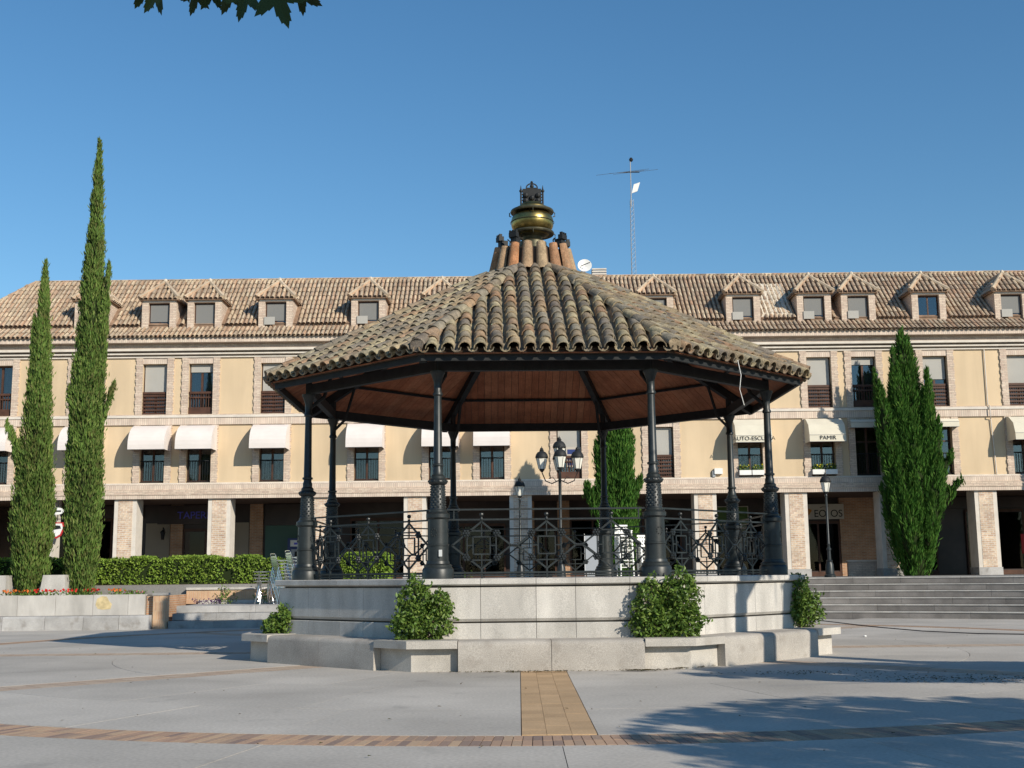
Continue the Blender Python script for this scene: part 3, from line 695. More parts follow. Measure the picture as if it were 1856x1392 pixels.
# awnings
def awning(x, kind, text=None):
    zt = 7.93; hw = .76; b = MB()
    if kind == 'round':
        pr = [(FY-.03-.95*math.sin(t), zt-.85*(1-math.cos(t))*.98-.06*math.sin(t)) for t in np.linspace(0,PI/2,9)]; pr.append((pr[-1][0],pr[-1][1]-.20))
    elif kind == 'box': pr = [(FY-.03,zt),(FY-.36,zt-.04),(FY-.80,zt-.34),(FY-.95,zt-.78),(FY-.96,zt-1.06)]
    else: pr = [(FY-.03,zt-.05),(FY-.22,zt-.08),(FY-.34,zt-.2),(FY-.35,zt-.42)]
    n = len(pr); vs = [(x+s*hw,y,z) for s in (-1,1) for y,z in pr]; fs = [(i,i+1,n+i+1,n+i) for i in range(n-1)]
    side = [(x+s*hw,FY-.03,pr[-1][1]) for s in (-1,1)]
    vs += side; fs += [tuple(range(n))+(2*n,), tuple(range(2*n-1,n-1,-1))+(2*n+1,)]
    b.add(vs, fs); o = b.build('awning','canvas' if kind=='round' else 'canvas_cream',bld)
    f = MB(); f.tube([(x-hw,pr[-1][0]+.02,pr[-1][1]),(x+hw,pr[-1][0]+.02,pr[-1][1])],.016,6)
    for s in (-1,1): f.tube([(x+s*(hw-.03),FY-.02,zt-.75 if kind!='small' else zt-.3),(x+s*(hw-.03),pr[-1][0]+.02,pr[-1][1])],.012,6)
    f.build('frame','galvanised',o)
    if kind != 'round':
        f = MB(); f.box(x-hw,x+hw,pr[-2][0]-.012,pr[-2][0]-.004,pr[-2][1]-.012,pr[-2][1]+.004); f.build('trim','blind',o)
    if text:
        me = text_mesh(text, .235, 'black', .003); place(me,'lettering',o,True,upright((x,pr[-1][0]-.012,pr[-1][1]+.145), 1.05))
for i in (0,1,2,3,4,5,6,7): awning(XW[i],'round')
awning(XW[10],'box','AUTO-ESCUELA'); awning(XW[11],'box','PAMIR'); awning(XW[12],'small'); awning(XW[13],'small'); awning(XW[14],'box')
# roofs of the building
def tiled(bset, org, u, v, ulen, vlen, col, exp, r, limit=None, n=4):
    """cover tiles over a plane: org lower-left corner, u along the eave, v up the slope"""
    org=Vector(org); u=Vector(u).normalized(); v=Vector(v).normalized(); nn=u.cross(v)
    nc=int(ulen/col); nr=int(math.ceil(vlen/exp))
    for i in range(nc):
        for j in range(nr):
            uu=(i+.5)*ulen/nc; vv=j*exp
            if limit and not limit(uu, vv+exp*.5): continue
            L=min(exp*1.25, vlen-vv+.05); uu+=random.uniform(-.008,.008); h=random.uniform(.0,.015)
            vs=[]
            for (rr,y) in ((r,vv-.03),(r*.85,vv+L)):
                hh = h+(.022 if y<vv else 0)
                for k in range(n+1):
                    a=PI*k/n; vs.append(org+u*(uu+rr*math.cos(a))+v*y+nn*(rr*.95*math.sin(a)+hh))
            bset.add(vs,[(k,k+1,n+2+k,n+1+k) for k in range(n)])
RZ0, RY0, RZ1, RY1 = 12.38, 51.3, 15.02, 54.25
sv = Vector((0,RY1-RY0,RZ1-RZ0)); svl = sv.length; HX = -21.95; HC = -24.3
b = MB(); b.add([(HC,RY0,RZ0),(X1,RY0,RZ0),(X1,RY1,RZ1),(HX,RY1,RZ1),(HC,60,RZ0),(HX,60-2.9,RZ1-.02),(X1,60-2.9,RZ1-.02),(X1,60,RZ0)],[(0,1,2,3),(0,3,5,4),(3,2,6,5),(5,6,7,4)])
b.add([(X0-.2,50.40,11.665),(X1,50.40,11.665),(X1,51.32,12.24),(X0-.2,51.32,12.24)],[(0,1,2,3)])
b.add([(X0-.2,51.32,12.24),(X1,51.32,12.24),(X1,51.34,12.40),(X0-.2,51.34,12.40)],[(0,1,2,3)])
rf = b.build('roof','tile_bed_house',bld)
t = MB(); tiled(t,(HC,RY0-.06,RZ0-.02),(1,0,0),sv,X1-HC,svl+.06,.195,.40,.078,lambda u_,v_: u_ > (HX-HC)*v_/svl and not (v_ < 1.75 and any(abs(HC+u_-x) < .86 for x in XW[1:])))
hv = Vector((HX-HC,0,RZ1-RZ0)); tiled(t,(HC,60,RZ0),(0,-1,0),hv,60-RY0,hv.length,.2,.4,.078,lambda u_,v_: min(u_,60-RY0-u_) > 2.9*v_/hv.length)
o = t.build('roof_tiles','tile_house',rf,True,True); o['kind']='stuff'
t = MB(); tiled(t,(X0-.2,50.36,11.66),(1,0,0),(0,.92,.575),X1-X0+.2,1.0,.195,.5,.078); 
o = t.build('eave_tiles','tile_house',rf,True,True); o['kind']='stuff'
t = MB(); x = X0-.2                      # lower row of eave channel tiles peeping out
while x < X1:
    vs=[]; 
    for y,z in ((50.33,11.66),(50.75,11.90)):
        for k in range(5):
            a=PI*k/4; vs.append((x+.075*math.cos(a),y,z-.06*math.sin(a)+.035))
    t.add(vs,[(k,k+1,6+k,5+k) for k in range(4)]); x += .195
o = t.build('eave_channels','tile_house',rf); o['kind']='stuff'
t = MB(); x = HX
while x < X1:
    t.tube([(x,RY1+.02,RZ1+.01),(x+.5,RY1+.02,RZ1+.03)],[.12,.10],8); x += .43
for j in range(10):
    q = j/10; p0 = Vector((HC,RY0,RZ0)).lerp(Vector((HX,RY1,RZ1)),q); p1 = Vector((HC,RY0,RZ0)).lerp(Vector((HX,RY1,RZ1)),q+.11); t.tube([p0,p1],[.12,.10],8)
o = t.build('ridge_tiles','tile_house',rf,True,True); o['kind']='stuff'
# stripped patch of mortar on the roof
pv = sv.normalized(); pn = Vector((0,-pv.z,pv.y)); g = MB(); nx, nz = 16, 20; vs = []
for j in range(nz+1):
    for i in range(nx+1):
        q = Vector((10.86+1.45*i/nx+.35*(1-j/nz)*.0, RY0, RZ0))+pv*(.12+3.0*j/nz)+pn*(.07+.05*random.random()+.03*math.sin(i*2.6))
        if i in (0,nx) or j in (0,nz): q -= pn*.12
        vs.append(q)
g.add(vs,[(j*(nx+1)+i,j*(nx+1)+i+1,(j+1)*(nx+1)+i+1,(j+1)*(nx+1)+i) for j in range(nz) for i in range(nx)])
g.build('bare_patch','mortar',bld,True,False)
# dormers
def dormer(i, x):
    y0 = 51.22; zl, zh = 12.2, 13.50; hw = .74; ow = .46
    b = MB(); b.box(x-hw,x-ow,y0,y0+.3,zl,zh); b.box(x+ow,x+hw,y0,y0+.3,zl,zh); b.box(x-ow,x+ow,y0+.001,y0+.299,13.34,zh)
    for s in (-1,1):
        a,c = sorted((x+s*hw,x+s*(hw-.1))); vs=[(q,yy,zz) for q in (a,c) for yy,zz in ((y0+.301,zl),(52.8,zl+1.29),(52.8,zh),(y0+.301,zh))]
        b.add(vs,[(0,1,2,3),(7,6,5,4),(0,4,5,1),(1,5,6,2),(2,6,7,3),(3,7,4,0)])
    d = b.build('dormer','brick',bld)
    MB().box(x-hw+.05,x+hw-.05,y0-.02,y0+.03,13.36,13.46).build('lintel','stone_trim',d)
    fr = MB(); fy = y0+.17
    for a in (x-ow,x+ow-.05): fr.box(a,a+.05,fy,fy+.05,zl,13.34)
    fr.box(x-.03,x+.03,fy+.002,fy+.048,zl,13.34); fr.box(x-ow,x+ow,fy+.004,fy+.046,13.26,13.335); fr.build('window_frame','wood',d)
    MB().box(x-ow+.05,x+ow-.05,fy+.02,fy+.026,zl,13.26).build('pane','glass',d)
    if i not in (13,): MB().box(x-ow+.06,x+ow-.06,fy-.03,fy-.018,12.2+(.32 if i%3 else .05),13.27).build('blind','blind_dark',d)
    if i in (4,5,9,10,11,12,14): MB().box(x-ow-.02,x-.02,y0-.05,y0-.03,zl+.12,zl+.46).build('board','blind',d)
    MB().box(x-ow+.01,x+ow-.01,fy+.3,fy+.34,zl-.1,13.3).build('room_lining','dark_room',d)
    e = .84; ze, zp = 13.48, 14.38; yf = y0-.12; ya = yf+.95; yb = 53.7
    b = MB(); b.add([(x-e,yf,ze),(x+e,yf,ze),(x,ya,zp),(x,yb,zp),(x+e,yb-.8,ze),(x-e,yb-.8,ze)],[(0,1,2),(1,4,3,2),(0,2,3,5)])
    b.add([(x-e,yf,ze-.05),(x+e,yf,ze-.05),(x+e,yb-.8,ze-.05),(x-e,yb-.8,ze-.05),(x-e,yf,ze),(x+e,yf,ze),(x+e,yb-.8,ze),(x-e,yb-.8,ze)],[(0,1,2,3),(0,1,5,4),(1,2,6,5),(0,3,7,4)])
    r = b.build('dormer_roof','tile_bed_house',d)
    t = MB(); vv = Vector((0,ya-yf,zp-ze)); tiled(t,(x-e,yf-.02,ze),(1,0,0),vv,2*e,vv.length,.2,.4,.078,lambda u_,v_: abs(u_-e) < e*(1-v_/vv.length)+.05)
    vv = Vector((e,0,zp-ze))
    tiled(t,(x-e,yb-.6,ze),(0,-1,0),vv,yb-.6-yf,vv.length,.2,.4,.078,lambda u_,v_: (yb-.6-yf-u_) > (ya-yf)*v_/vv.length)
    vv = Vector((-e,0,zp-ze))
    tiled(t,(x+e,yf,ze),(0,1,0),vv,yb-.6-yf,vv.length,.2,.4,.078,lambda u_,v_: u_ > (ya-yf)*v_/vv.length)
    for s in (-1,1): t.tube([(x+s*e,yf,ze+.06),(x+s*e*.5,(yf+ya)/2,(ze+zp)/2+.07),(x,ya,zp+.07)],[.10,.095,.09],7)
    t.tube([(x,ya,zp+.05),(x,yb,zp+.05)],.10,7)
    o = t.build('dormer_tiles','tile_house',d,True,True); o['kind']='stuff'
    MB().ball((x,ya-.02,zp+.15),.085,8,6).build('ridge_knob','mortar',d)
for i,x in enumerate(XW):
    if i: dormer(i,x)
MB().tube([(20.25,FY-.06,10.85),(20.25,FY-.06,8.45),(20.28,FY-.18,8.4),(20.28,FY-.18,7.95),(20.33,FY-.06,7.85),(20.42,FY-.06,5.5)],.025,6).build('downpipe','stone_trim',bld)

# things fixed to the building
def flowerbox(x,z,label):
    f = thing('flower_box',label,'flower box',(x,FY-.16,z),0,'white flower boxes under the lettered awnings')
    MB().box(-.25,.25,-.09,.09,0,.2).build('trough','white',f,False)
    P = RNG.uniform((-.22,-.06,.2),(.22,.06,.42),(70,3)); V,F = leaves(P,RNG.normal(size=(70,3))*.5+[0,0,1],.14,.04)
    place(npmesh('plants',V,F,'shrub'),'plants',f,False)
    P = RNG.uniform((-.2,-.08,.3),(.2,.02,.46),(8,3)); V,F = leaves(P,RNG.normal(size=(8,3)),.07,.07); place(npmesh('petals',V,F,'petal_yellow'),'petals',f,False,kind='stuff')
for i,nm in ((10,'driving school'),(11,'five letter')):
    for s,q in ((-1,'left'),(1,'right')):
        flowerbox(XW[i]+s*.27,5.56,f'white trough of yellow flowers on the sill below the {nm} awning')
def textsign(name,label,s,size,mat,loc,cat='sign',sx=1,ext=.02): return tag(place(text_mesh(s,size,mat,ext),name,None,True,upright(loc,sx)),label,cat)
textsign('sign_lettering','blue letters TAPERIA above the dark bar door in the arcade','TAPERIA',.46,'sign_blue',(-14.42,AY-.24,4.33))
textsign('sign_lettering','short blue lettering over the dark window behind the tall cypress','TU',.45,'sign_blue',(-17.55,AY-.24,4.4))
s = thing('shop_sign','cream shop board with black letters EO OS and orange figure','sign',(13.9,AY-.3,4.2))
MB().box(-1.55,1.1,-.05,.05,-.34,.34).build('board','cream_board',s,False)
place(text_mesh('EO',.46,'black',.006),'lettering',s,False,upright((.02,-.058,-.1),.95)); place(text_mesh('OS',.46,'black',.006),'lettering',s,False,upright((.76,-.058,-.1),.95))
MB().prism([(-.5+.17*math.cos(t)*(1+.3*math.sin(3*t)),.0+.15*math.sin(t)) for t in np.linspace(0,2*PI,14)[:-1]],0,.01).build('figure','orange',s,False).matrix_basis = upright((-.05,-.055,0))
MB().prism([(-.75+.11*math.cos(t)*(1+.3*math.sin(2*t)),.03+.13*math.sin(t)) for t in np.linspace(0,2*PI,12)[:-1]],0,.01).build('figure','black',s,False).matrix_basis = upright((-.05,-.055,0))
MB().tube([(.02,-.056,.17),(.15,-.056,.22),(.3,-.056,.2),(.42,-.056,.25)],.012,5).build('underscore','black',s,False)
s = thing('hanging_sign','white oval sign and red badge hung beside the left pillar','sign',(-19.12,FY-.15,3.4))
MB().prism([(.27*math.cos(t),.15*math.sin(t)) for t in np.linspace(0,2*PI,21)[:-1]],0,.06).build('oval_panel','white',s,False).matrix_basis = upright((0,0,.95))
MB().prism([(-.27,.28),(.27,.28),(.33,.05),(.2,-.28),(0,-.4),(-.2,-.28),(-.33,.05)],0,.06).build('badge','red',s,False).matrix_basis = upright((0,0,.2))
MB().prism([(-.22,.23),(.22,.23),(.27,.05),(.16,-.22),(0,-.32),(-.16,-.22),(-.27,.05)],0,.02).build('badge_face','white',s,False).matrix_basis = upright((0,-.062,.2))
MB().prism([(-.19,-.08),(.2,-.02),(.16,.1),(-.1,.12)],0,.01).build('badge_mark','black',s,False).matrix_basis = upright((0,-.084,.24))
MB().prism([(-.16,-.03),(.16,-.03),(.16,.03),(-.16,.03)],0,.01).build('oval_mark','black',s,False).matrix_basis = upright((0,-.062,.95))
MB().bar((-.45,.03,.62),(.4,.03,.62),.03).bar((0,.03,.55),(0,.03,1.42),.03).build('bracket','iron_dull',s,False)
s = thing('light_box','tall white light box sign at the arcade end','sign',(-20.95,52.2,2.0)); MB().box(-.34,.34,-.08,.08,.25,2.3).build('panel','white',s,False)
MB().box(-.36,.36,-.1,.1,1.25,1.27).build('seam','galvanised',s,False); MB().box(-.03,.03,-.03,.03,-.7,.25).build('stand','iron_dull',s,False)
s = thing('cash_machine','blue cash machine with white header set in green panel','cash machine',(-9.65,AY-.25,TZ))
MB().box(-.55,.55,-.25,.14,0,1.95).build('body','blue',s,False); MB().box(-.42,.42,-.29,-.25,1.58,1.86).build('header','white',s,False); MB().box(-.38,.38,-.28,-.25,.85,1.45).build('screen_surround','grey_metal',s,False); MB().box(-.22,.1,-.29,-.28,1.05,1.35).build('screen','black',s,False); MB().box(-.25,.2,-.297,-.29,1.66,1.75).build('header_print','sign_blue',s,False)
s = thing('wall_lantern','small dark bracket lantern on the arcade wall beside the bar','lantern',(-15.9,AY,3.55))
MB().tube([(0,0,.1),(0,-.3,.25),(0,-.32,.1)],.02,6).build('bracket','iron_dull',s,False); MB().lathe([(.06,-.3),(.11,.02),(.14,.03),(.03,.14)],6,(0,-.32,0)).build('lantern_body','iron_dull',s,False)
s = thing('alarm_box','small white box on the ochre wall above the arcade beam','alarm box',(8.62,FY,5.72)); MB().box(-.12,.22,-.16,0,-.1,.14).build('housing','white',s,False); MB().box(-.2,-.08,-.1,0,-.22,.04).build('bracket','galvanised',s,False)
s = thing('ceiling_lamp','small white lamp under the arcade ceiling by the bar','lamp',(-13.15,54.2,4.7)); MB().lathe([(.06,.14),(.06,.04),(.14,.02),(.14,-.06),(.05,-.08)],12).build('shade','white',s,False)
s = thing('window_poster','blue and white printed poster in the window behind the triple lamp','poster',(2.58,FY+.13,6.0)); MB().box(-.32,.32,0,.012,0,.85).build('sheet','cream_board',s,False)
for z,h in ((.55,.2),(.3,.14),(.08,.14)): MB().box(-.26,.26,-.006,0,z,z+h).build('print','blue',s,False)
s = thing('green_poster','green landscape banner in the shop window beside the bandstand','poster',(10.05,AY-.2,3.7)); MB().box(-1.15,.6,0,.03,0,.75).build('sheet','shrub',s,False); MB().box(-1.2,.65,.03,.05,-.05,.8).build('frame','cream_board',s,False)
s = thing('red_board','red and white board on an easel under the far arcade','board',(22.55,53.4,TZ)); MB().prism([(-.3,.9),(.3,.9),(.3,1.75),(-.3,1.75)],0,.05).build('panel','red',s,False).matrix_basis = upright((0,0,0))
for x in (-.22,.22): MB().bar((x,.1,0),(x,.02,1.0),.03).build('leg','iron_dull',s,False)
MB().bar((-.12,-.06,1.1),(.2,-.06,1.5),.08,.01).build('mark','white',s,False)
# roof equipment
s = thing('antenna_mast','tall lattice antenna mast on the tiled ridge','antenna',(5.75,55.2,15.0))
b = MB()
for k in range(3):
    a = k*2*PI/3; b.tube([(.14*math.cos(a),.14*math.sin(a),-.3),(.10*math.cos(a),.10*math.sin(a),4.0)],.012,5)
for j in range(18):
    z = -.1+.23*j; 
    for k in range(3):
        a = k*2*PI/3; c = a+2*PI/3; r = .14-.04*z/4; b.tube([(r*math.cos(a),r*math.sin(a),z),(r*math.cos(c),r*math.sin(c),z+.23)],.007,4)
b.build('lattice','galvanised',s,False); MB().tube([(0,0,3.7),(0,0,6.0)],.025,6).build('pole','galvanised',s,False)
b = MB(); b.tube([(-.35,.1,5.42),(.42,-.05,5.36)],.02,5)
for t_,L in ((-.3,1.35),(-.12,.9),(.1,.75),(.3,1.15)): b.tube([(t_-L,-.25,5.41-.18*L),(t_+L*.9,.25,5.41+.16*L)],.008,4)
b.build('yagi','iron_dull',s,False)
b = MB(); b.prism([(.03,-.28),(.30,-.18),(.44,.26),(.14,.16)],-.02,.02); o = b.build('panel_antenna','white',s,False); o.matrix_basis = Matrix.Translation((0,0,4.62)) @ Matrix.Rotation(PI/2,4,'X') @ Matrix.Diagonal((1,1,1,1)); 
b = MB().lathe([(.02,0),(.08,.04),(.1,.12),(.05,.2)],10,(.04,0,5.9)); b.build('top_unit','black',s,False)
s = thing('satellite_dish','white satellite dish standing on the ridge beside the mast','dish',(3.48,55.3,15.0))
prof = [(.33*i/7,.10*(i/7)**2) for i in range(8)]; prof[0]=(.002,0)
MB().lathe(prof+[(.33,.115),(.002,.012)],24,cap=False).build('dish','white',s,False,True).matrix_basis = Matrix.Translation((0,0,.82)) @ Matrix.Rotation(R(75),4,'X')
MB().tube([(-.2,-.15,.8),(.22,-.45,.9)],.02,5).build('feed_arm','black',s,False); MB().tube([(0,.05,-.3),(0,.05,.82)],.03,6).build('pole','galvanised',s,False)
s = thing('roof_vent','low grey louvred vent on the ridge beside the dish','vent',(4.15,55.4,15.0)); b = MB().box(-.3,.3,-.25,.25,-.2,.6)
b.build('casing','grey_metal',s,False)
for j in range(3): MB().box(-.34,.34,-.29,.29,.38+.12*j,.44+.12*j).build('louvre','stone_trim',s,False)
s = thing('roof_vent','small slatted vent at the far end of the ridge','vent',(22.6,55.4,15.0)); MB().box(-.4,.4,-.25,.25,-.2,.26).build('casing','stone_trim',s,False); MB().box(-.48,.48,-.32,.32,.3,.37).build('cover','blind_dark',s,False)

# ------------------------------------------------------------ left garden: planter, pier, hedge
pw = thing('planter_wall','low two course granite planter wall with paint stain','planter wall',(-15.5,37.2,0))
MB().box(-20.5,-11.22,37.4,38.0,-.05,1.0).build('core','grout',pw)
lx = [-20.5,-19.2,-18.0,-16.7,-15.4,-14.12,-12.96,-11.89,-10.99]
for a,c in zip(lx,lx[1:]):
    MB().extrude([(36.9,-.03),(36.93,.36),(36.98,.415),(37.5,.42),(37.5,-.03)],a+.006,c-.006).build('stone_block','granite_grey',pw)
ux = [-20.5,-19.2,-18.3,-17.4,-16.3,-15.12,-13.96,-12.82,-11.75,-11.24]
for a,c in zip(ux,ux[1:]): MB().box(a+.005,c-.005,37.3,37.55,.425,1.04+random.uniform(-.006,.006)).build('stone_block','granite',pw)
MB().prism([(-.02,-.17),(.22,-.15),(.26,.0),(.16,.1),(.10,.22),(-.05,.24),(-.2,.16),(-.24,-.02),(-.17,-.14)],0,.004).build('paint_stain','stain',pw).matrix_basis = upright((-12.5,37.299,.76))
MB().box(-11.22,-11.0,37.42,41.2,.0,.98).build('return_wall','brick_red',pw)
pi_ = thing('brick_pier','orange brick pier with stone cap at the planter end','pier',(-10.77,37.4,0))
MB().box(-.19,.19,-.2,.2,-.03,1.0).build('shaft','brick_orange',pi_,False); MB().box(-.21,.21,-.22,.22,1.002,1.08).build('cap','granite_grey',pi_,False)
bw = thing('brick_wall','low brick retaining wall with stone coping below the hedge','wall',(-8,41.1,.65))
MB().box(-10.98,-4.5,41.02,41.24,.66,1.12).build('brickwork','brick_orange',bw); 
for i in range(5): MB().box(-10.98+1.296*i+.004,-10.98+1.296*(i+1)-.004,40.97,41.35,1.122,1.20).build('coping','granite',bw)
MB().box(-10.55,-4.5,40.92,41.0,.655,.78).build('footing','granite',bw)
MB().box(-20.5,-11.23,37.56,43.5,.7,.97).box(-20.5,-4.6,41.36,44.2,.9,1.31).build('garden_soil','soil')['kind']='structure'
def hedge(label, x0, x1, y0, y1, z0, z1, n):
    h = thing('hedge',label,'hedge',((x0+x1)/2,(y0+y1)/2,z0))
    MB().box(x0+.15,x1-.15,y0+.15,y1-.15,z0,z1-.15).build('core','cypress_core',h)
    P = RNG.uniform((x0,y0,z0),(x1,y1,z1),(n*3,3)); bul = .12*np.sin(P[:,0]*2.1)*np.sin(P[:,2]*3+P[:,0])+.07*np.sin(P[:,0]*5.3+1)+.05*np.sin(P[:,0]*11.7)-.06
    d = np.minimum.reduce([P[:,1]-y0-bul, z1+bul-P[:,2], P[:,0]-x0, x1-P[:,0]]); P = P[(d<.22)&(d>-.02)][:n]
    D = RNG.normal(size=P.shape)+[0,-.5,.7]; V,F = leaves(P,D,RNG.uniform(.07,.12,len(P)),RNG.uniform(.04,.065,len(P)))
    place(npmesh('foliage',V,F,'hedge'),'foliage',h,True)
hedge('long clipped green hedge behind the planter and brick wall',-20,-8.15,42.2,43.6,1.05,2.30,26000)
hedge('short clipped hedge seen through the bandstand railing',-6.3,-4.3,42.4,43.6,1.2,2.35,6000)
# white pebbles and small flowering plants
def plant(x,y,z,h,wd,label,cols,nl=60,nf=14):
    p = thing('flowering_plant',label,'plant',(x,y,z),0,'bedding plants in the granite planter')
    P = RNG.normal(size=(nl,3))*[wd*.4,wd*.4,h*.25]+[0,0,h*.45]; P[:,2]=np.clip(P[:,2],.0,h); V,F = leaves(P,RNG.normal(size=(nl,3))+[0,0,.6],.09,.05); place(npmesh('foliage',V,F,'shrub'),'foliage',p,False)
    P = RNG.normal(size=(nf,3))*[wd*.35,wd*.35,h*.1]+[0,-.04,h*.85]; V,F = leaves(P,RNG.normal(size=(nf,3)),.085,.085,fold=.1); place(npmesh('petals',V,F,cols),'petals',p,False,kind='stuff')
fx = [(-15.4,'petal_orange','orange bedding flowers'),(-14.9,'petal_orange','orange bedding flowers'),(-14.5,'petal_red','orange red bedding flowers'),(-14.15,'petal_red','scarlet bedding flowers'),(-13.5,'petal_red','bright red bedding flowers'),(-13.1,'petal_red','deep red bedding flowers'),(-12.75,'petal_red','dark red bedding flowers'),(-12.0,'petal_orange','tall orange bedding flowers')]
wh = ['beyond the slanted stone','under the small cypress','between cypress foot and stone block','beside the stone block','in front of the stone block','at the middle of the stone block','at the edge of the stone block','at the foot of the tall cypress']
for (x,c,l),q in zip(fx,wh): plant(x-.25,37.75+random.uniform(0,.3),.97,.24,.35,f'{l} {q}',c)
for x,q in ((-11.85,'pink bedding flowers on the planter near its joint'),(-11.55,'faded pink bedding plant by the planter end')): plant(x,37.8,.97,.18,.3,q,'petal_pink',60,6)
plant(-9.6,40.7,.66,.62,.35,'leafy green plant against the low brick wall','petal_yellow',120,1); plant(-8.35,40.7,.66,.4,.35,'small green plant beside the stacked tables','petal_yellow',90,1)
for i,(x,q) in enumerate(((-10.4,'by the pier'),(-10.05,'between pier and plant'),(-9.8,'under the leafy plant'))): 
    P = RNG.normal(size=(40,3))*[.12,.06,.05]+[0,0,.09]; V,F = leaves(P,RNG.normal(size=(40,3)),.06,.05); p = thing('pansy_clump',f'dark purple pansies on the landing {q}','plant',(x,40.6,.66)); place(npmesh('petals',V,F,'petal_purple'),'petals',p,False,kind='stuff')
for j,(x,l) in enumerate(((-16.75,'pale tapered stone block left of the small cypress'),(-14.85,'pale tapered stone block between the two slim cypresses'))):
    MBx = MB().add([(x-.42,39.3,.95),(x+.42,39.3,.95),(x+.42,40.0,.95),(x-.42,40.0,.95),(x-.34,39.4,1.66),(x+.36,39.4,1.66),(x+.36,39.9,1.66),(x-.34,39.9,1.66)],[(0,3,2,1),(4,5,6,7),(0,1,5,4),(1,2,6,5),(2,3,7,6),(3,0,4,7)])
    tag(MBx.build('stone_block','granite'),l,'stone block')

# ------------------------------------------------------------ cypresses
def cypress(name, label, base, height, prof, spires, mat, n, trunk=.12, blade=(.19,.042), spread=.32):
    """prof: list of (height fraction, radius); spires: extra leaning plumes (dx,dy,z0,z1,r)"""
    t = thing(name,label,'cypress',base)
    MB().tube([(0,0,-.3),(0,0,height*.35),(0,0,height*.8)],[trunk,trunk*.7,trunk*.2],8).build('trunk','bark',t,False)
    hs = np.array([p[0] for p in prof]); rs = np.array([p[1] for p in prof]); Ps=[]; Ds=[]; core = MB()
    def body(c0, c1, h, rs_, n_, sc):
        # clumps: tall flame shaped tufts
        nt = max(30,int(n_/38)); w_ = np.interp(np.linspace(0,1,400),hs,rs_)+.04; cum = np.cumsum(w_); cum/=cum[-1]
        f = np.interp(RNG.uniform(size=nt),cum,np.linspace(0,1,400)); a = RNG.uniform(0,2*PI,nt)
        for i in range(nt):
            r = np.interp(f[i],hs,rs_)*(1+.08*math.sin(3*a[i]+f[i]*9)+.10*math.sin(7*a[i]+f[i]*5)+RNG.normal()*.07); k = 38
            ln = RNG.uniform(.5,1.0)*sc*(.55+.45*min(1,r/.5)); tt = RNG.uniform(0,1,k)**.8
            ax = c0+(c1-c0)*f[i]; out = np.array([math.cos(a[i]),math.sin(a[i]),0])
            rad = r*(.72+.28*tt)*(1-.0*tt)
            tw = .11*sc*(1-.75*tt)*(.5+min(1,r/.4)*.5)
            P = ax+out*rad[:,None]+np.stack([np.zeros(k),np.zeros(k),(tt-.4)*ln],1)+RNG.normal(size=(k,3))*tw[:,None]
            Ps.append(P); Ds.append(out*spread+np.array([0,0,1.0])+RNG.normal(size=(k,3))*.24)
        m_ = 14
        for j in range(m_):
            pass
        core.tube([c0+(c1-c0)*q for q in np.linspace(0,.97,m_)],[max(.01,float(np.interp(q,hs,rs_))*.74) for q in np.linspace(0,.97,m_)],10)
    tot = rs.mean()*height+sum(s[5]*np.linalg.norm(np.array(s[3:5])-0) for s in spires)*0+sum(s[4]*abs(s[3]-s[2]) for s in spires)*.8
    body(np.array([0,0,.0]),np.array([height*.0,0,height]),height,rs,int(n*rs.mean()*height/tot),1.0)
    for dx,dy,z0,z1,r,dx2,dy2 in spires:
        body(np.array([dx,dy,z0]),np.array([dx2,dy2,z1]),z1-z0,rs/rs.max()*r,int(n*.8*r*(z1-z0)/tot),.75)
    P = np.concatenate(Ps); D = np.concatenate(Ds)
    V,F = leaves(P,D,RNG.uniform(.7,1.3,len(P))*blade[0],RNG.uniform(.7,1.3,len(P))*blade[1])
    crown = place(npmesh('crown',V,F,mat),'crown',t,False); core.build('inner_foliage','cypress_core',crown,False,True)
    return t
slim = [(0,.22),(.05,.40),(.13,.49),(.25,.48),(.40,.45),(.55,.38),(.68,.30),(.78,.22),(.88,.14),(.96,.06),(1,.01)]
cypress('cypress','tallest slim cypress in the granite planter',(-14.2,40,1.0),15.45,slim,[(.2,-.1,6.5,11.0,.22,.55,-.1),(-.25,-.1,2.5,7.0,.25,-.42,-.1),(.25,-.2,5.0,7.0,.10,.95,-.2),(-.2,-.2,4.6,7.0,.09,-.62,-.2)],'cypress',60000)
slim2 = [(0,.25),(.06,.46),(.14,.58),(.25,.56),(.38,.47),(.52,.35),(.66,.26),(.8,.17),(.92,.08),(1,.01)]
cypress('cypress','shorter slim cypress beside the tallest one in the planter',(-15.85,40,1.0),11.15,slim2,[(-.3,-.2,4.2,5.7,.12,-1.0,-.2),(-.3,.1,3.5,4.8,.10,-.85,.1),(-.1,0,6.0,9.2,.2,-.3,0)],'cypress',48000)
wide = [(0,.35),(.05,.66),(.15,.92),(.28,1.08),(.42,1.02),(.55,.86),(.68,.66),(.8,.50),(.9,.33),(.96,.18),(1,.04)]
cypress('cypress','broad bright green conifer with several plumes on the terrace',(16.25,49.4,TZ),10.0,wide,
  [(-.5,-.4,2.4,8.3,.46,-1.35,-.5),(-.2,-.5,3.4,9.3,.36,-.62,-.5),(.5,-.5,3.0,8.3,.45,.78,-.5),(.3,-.6,1.2,6.4,.5,1.05,-.7),(-.4,-.2,4.2,8.9,.42,-.42,-.2),(.4,-.3,1.5,7.6,.62,.75,-.3),(-.3,-.6,.8,5.2,.55,-.75,-.7),(.6,-.2,2.6,3.9,.32,2.1,-.3),(-.6,-.2,1.6,3.6,.3,-1.3,-.2),(.7,-.2,3.3,5.0,.3,1.75,-.2),(.1,-.6,2.0,6.5,.5,-.1,-.7),(0,.3,5,9.6,.42,.33,.2)],'cypress_b',95000,.2,(.25,.042),.5)
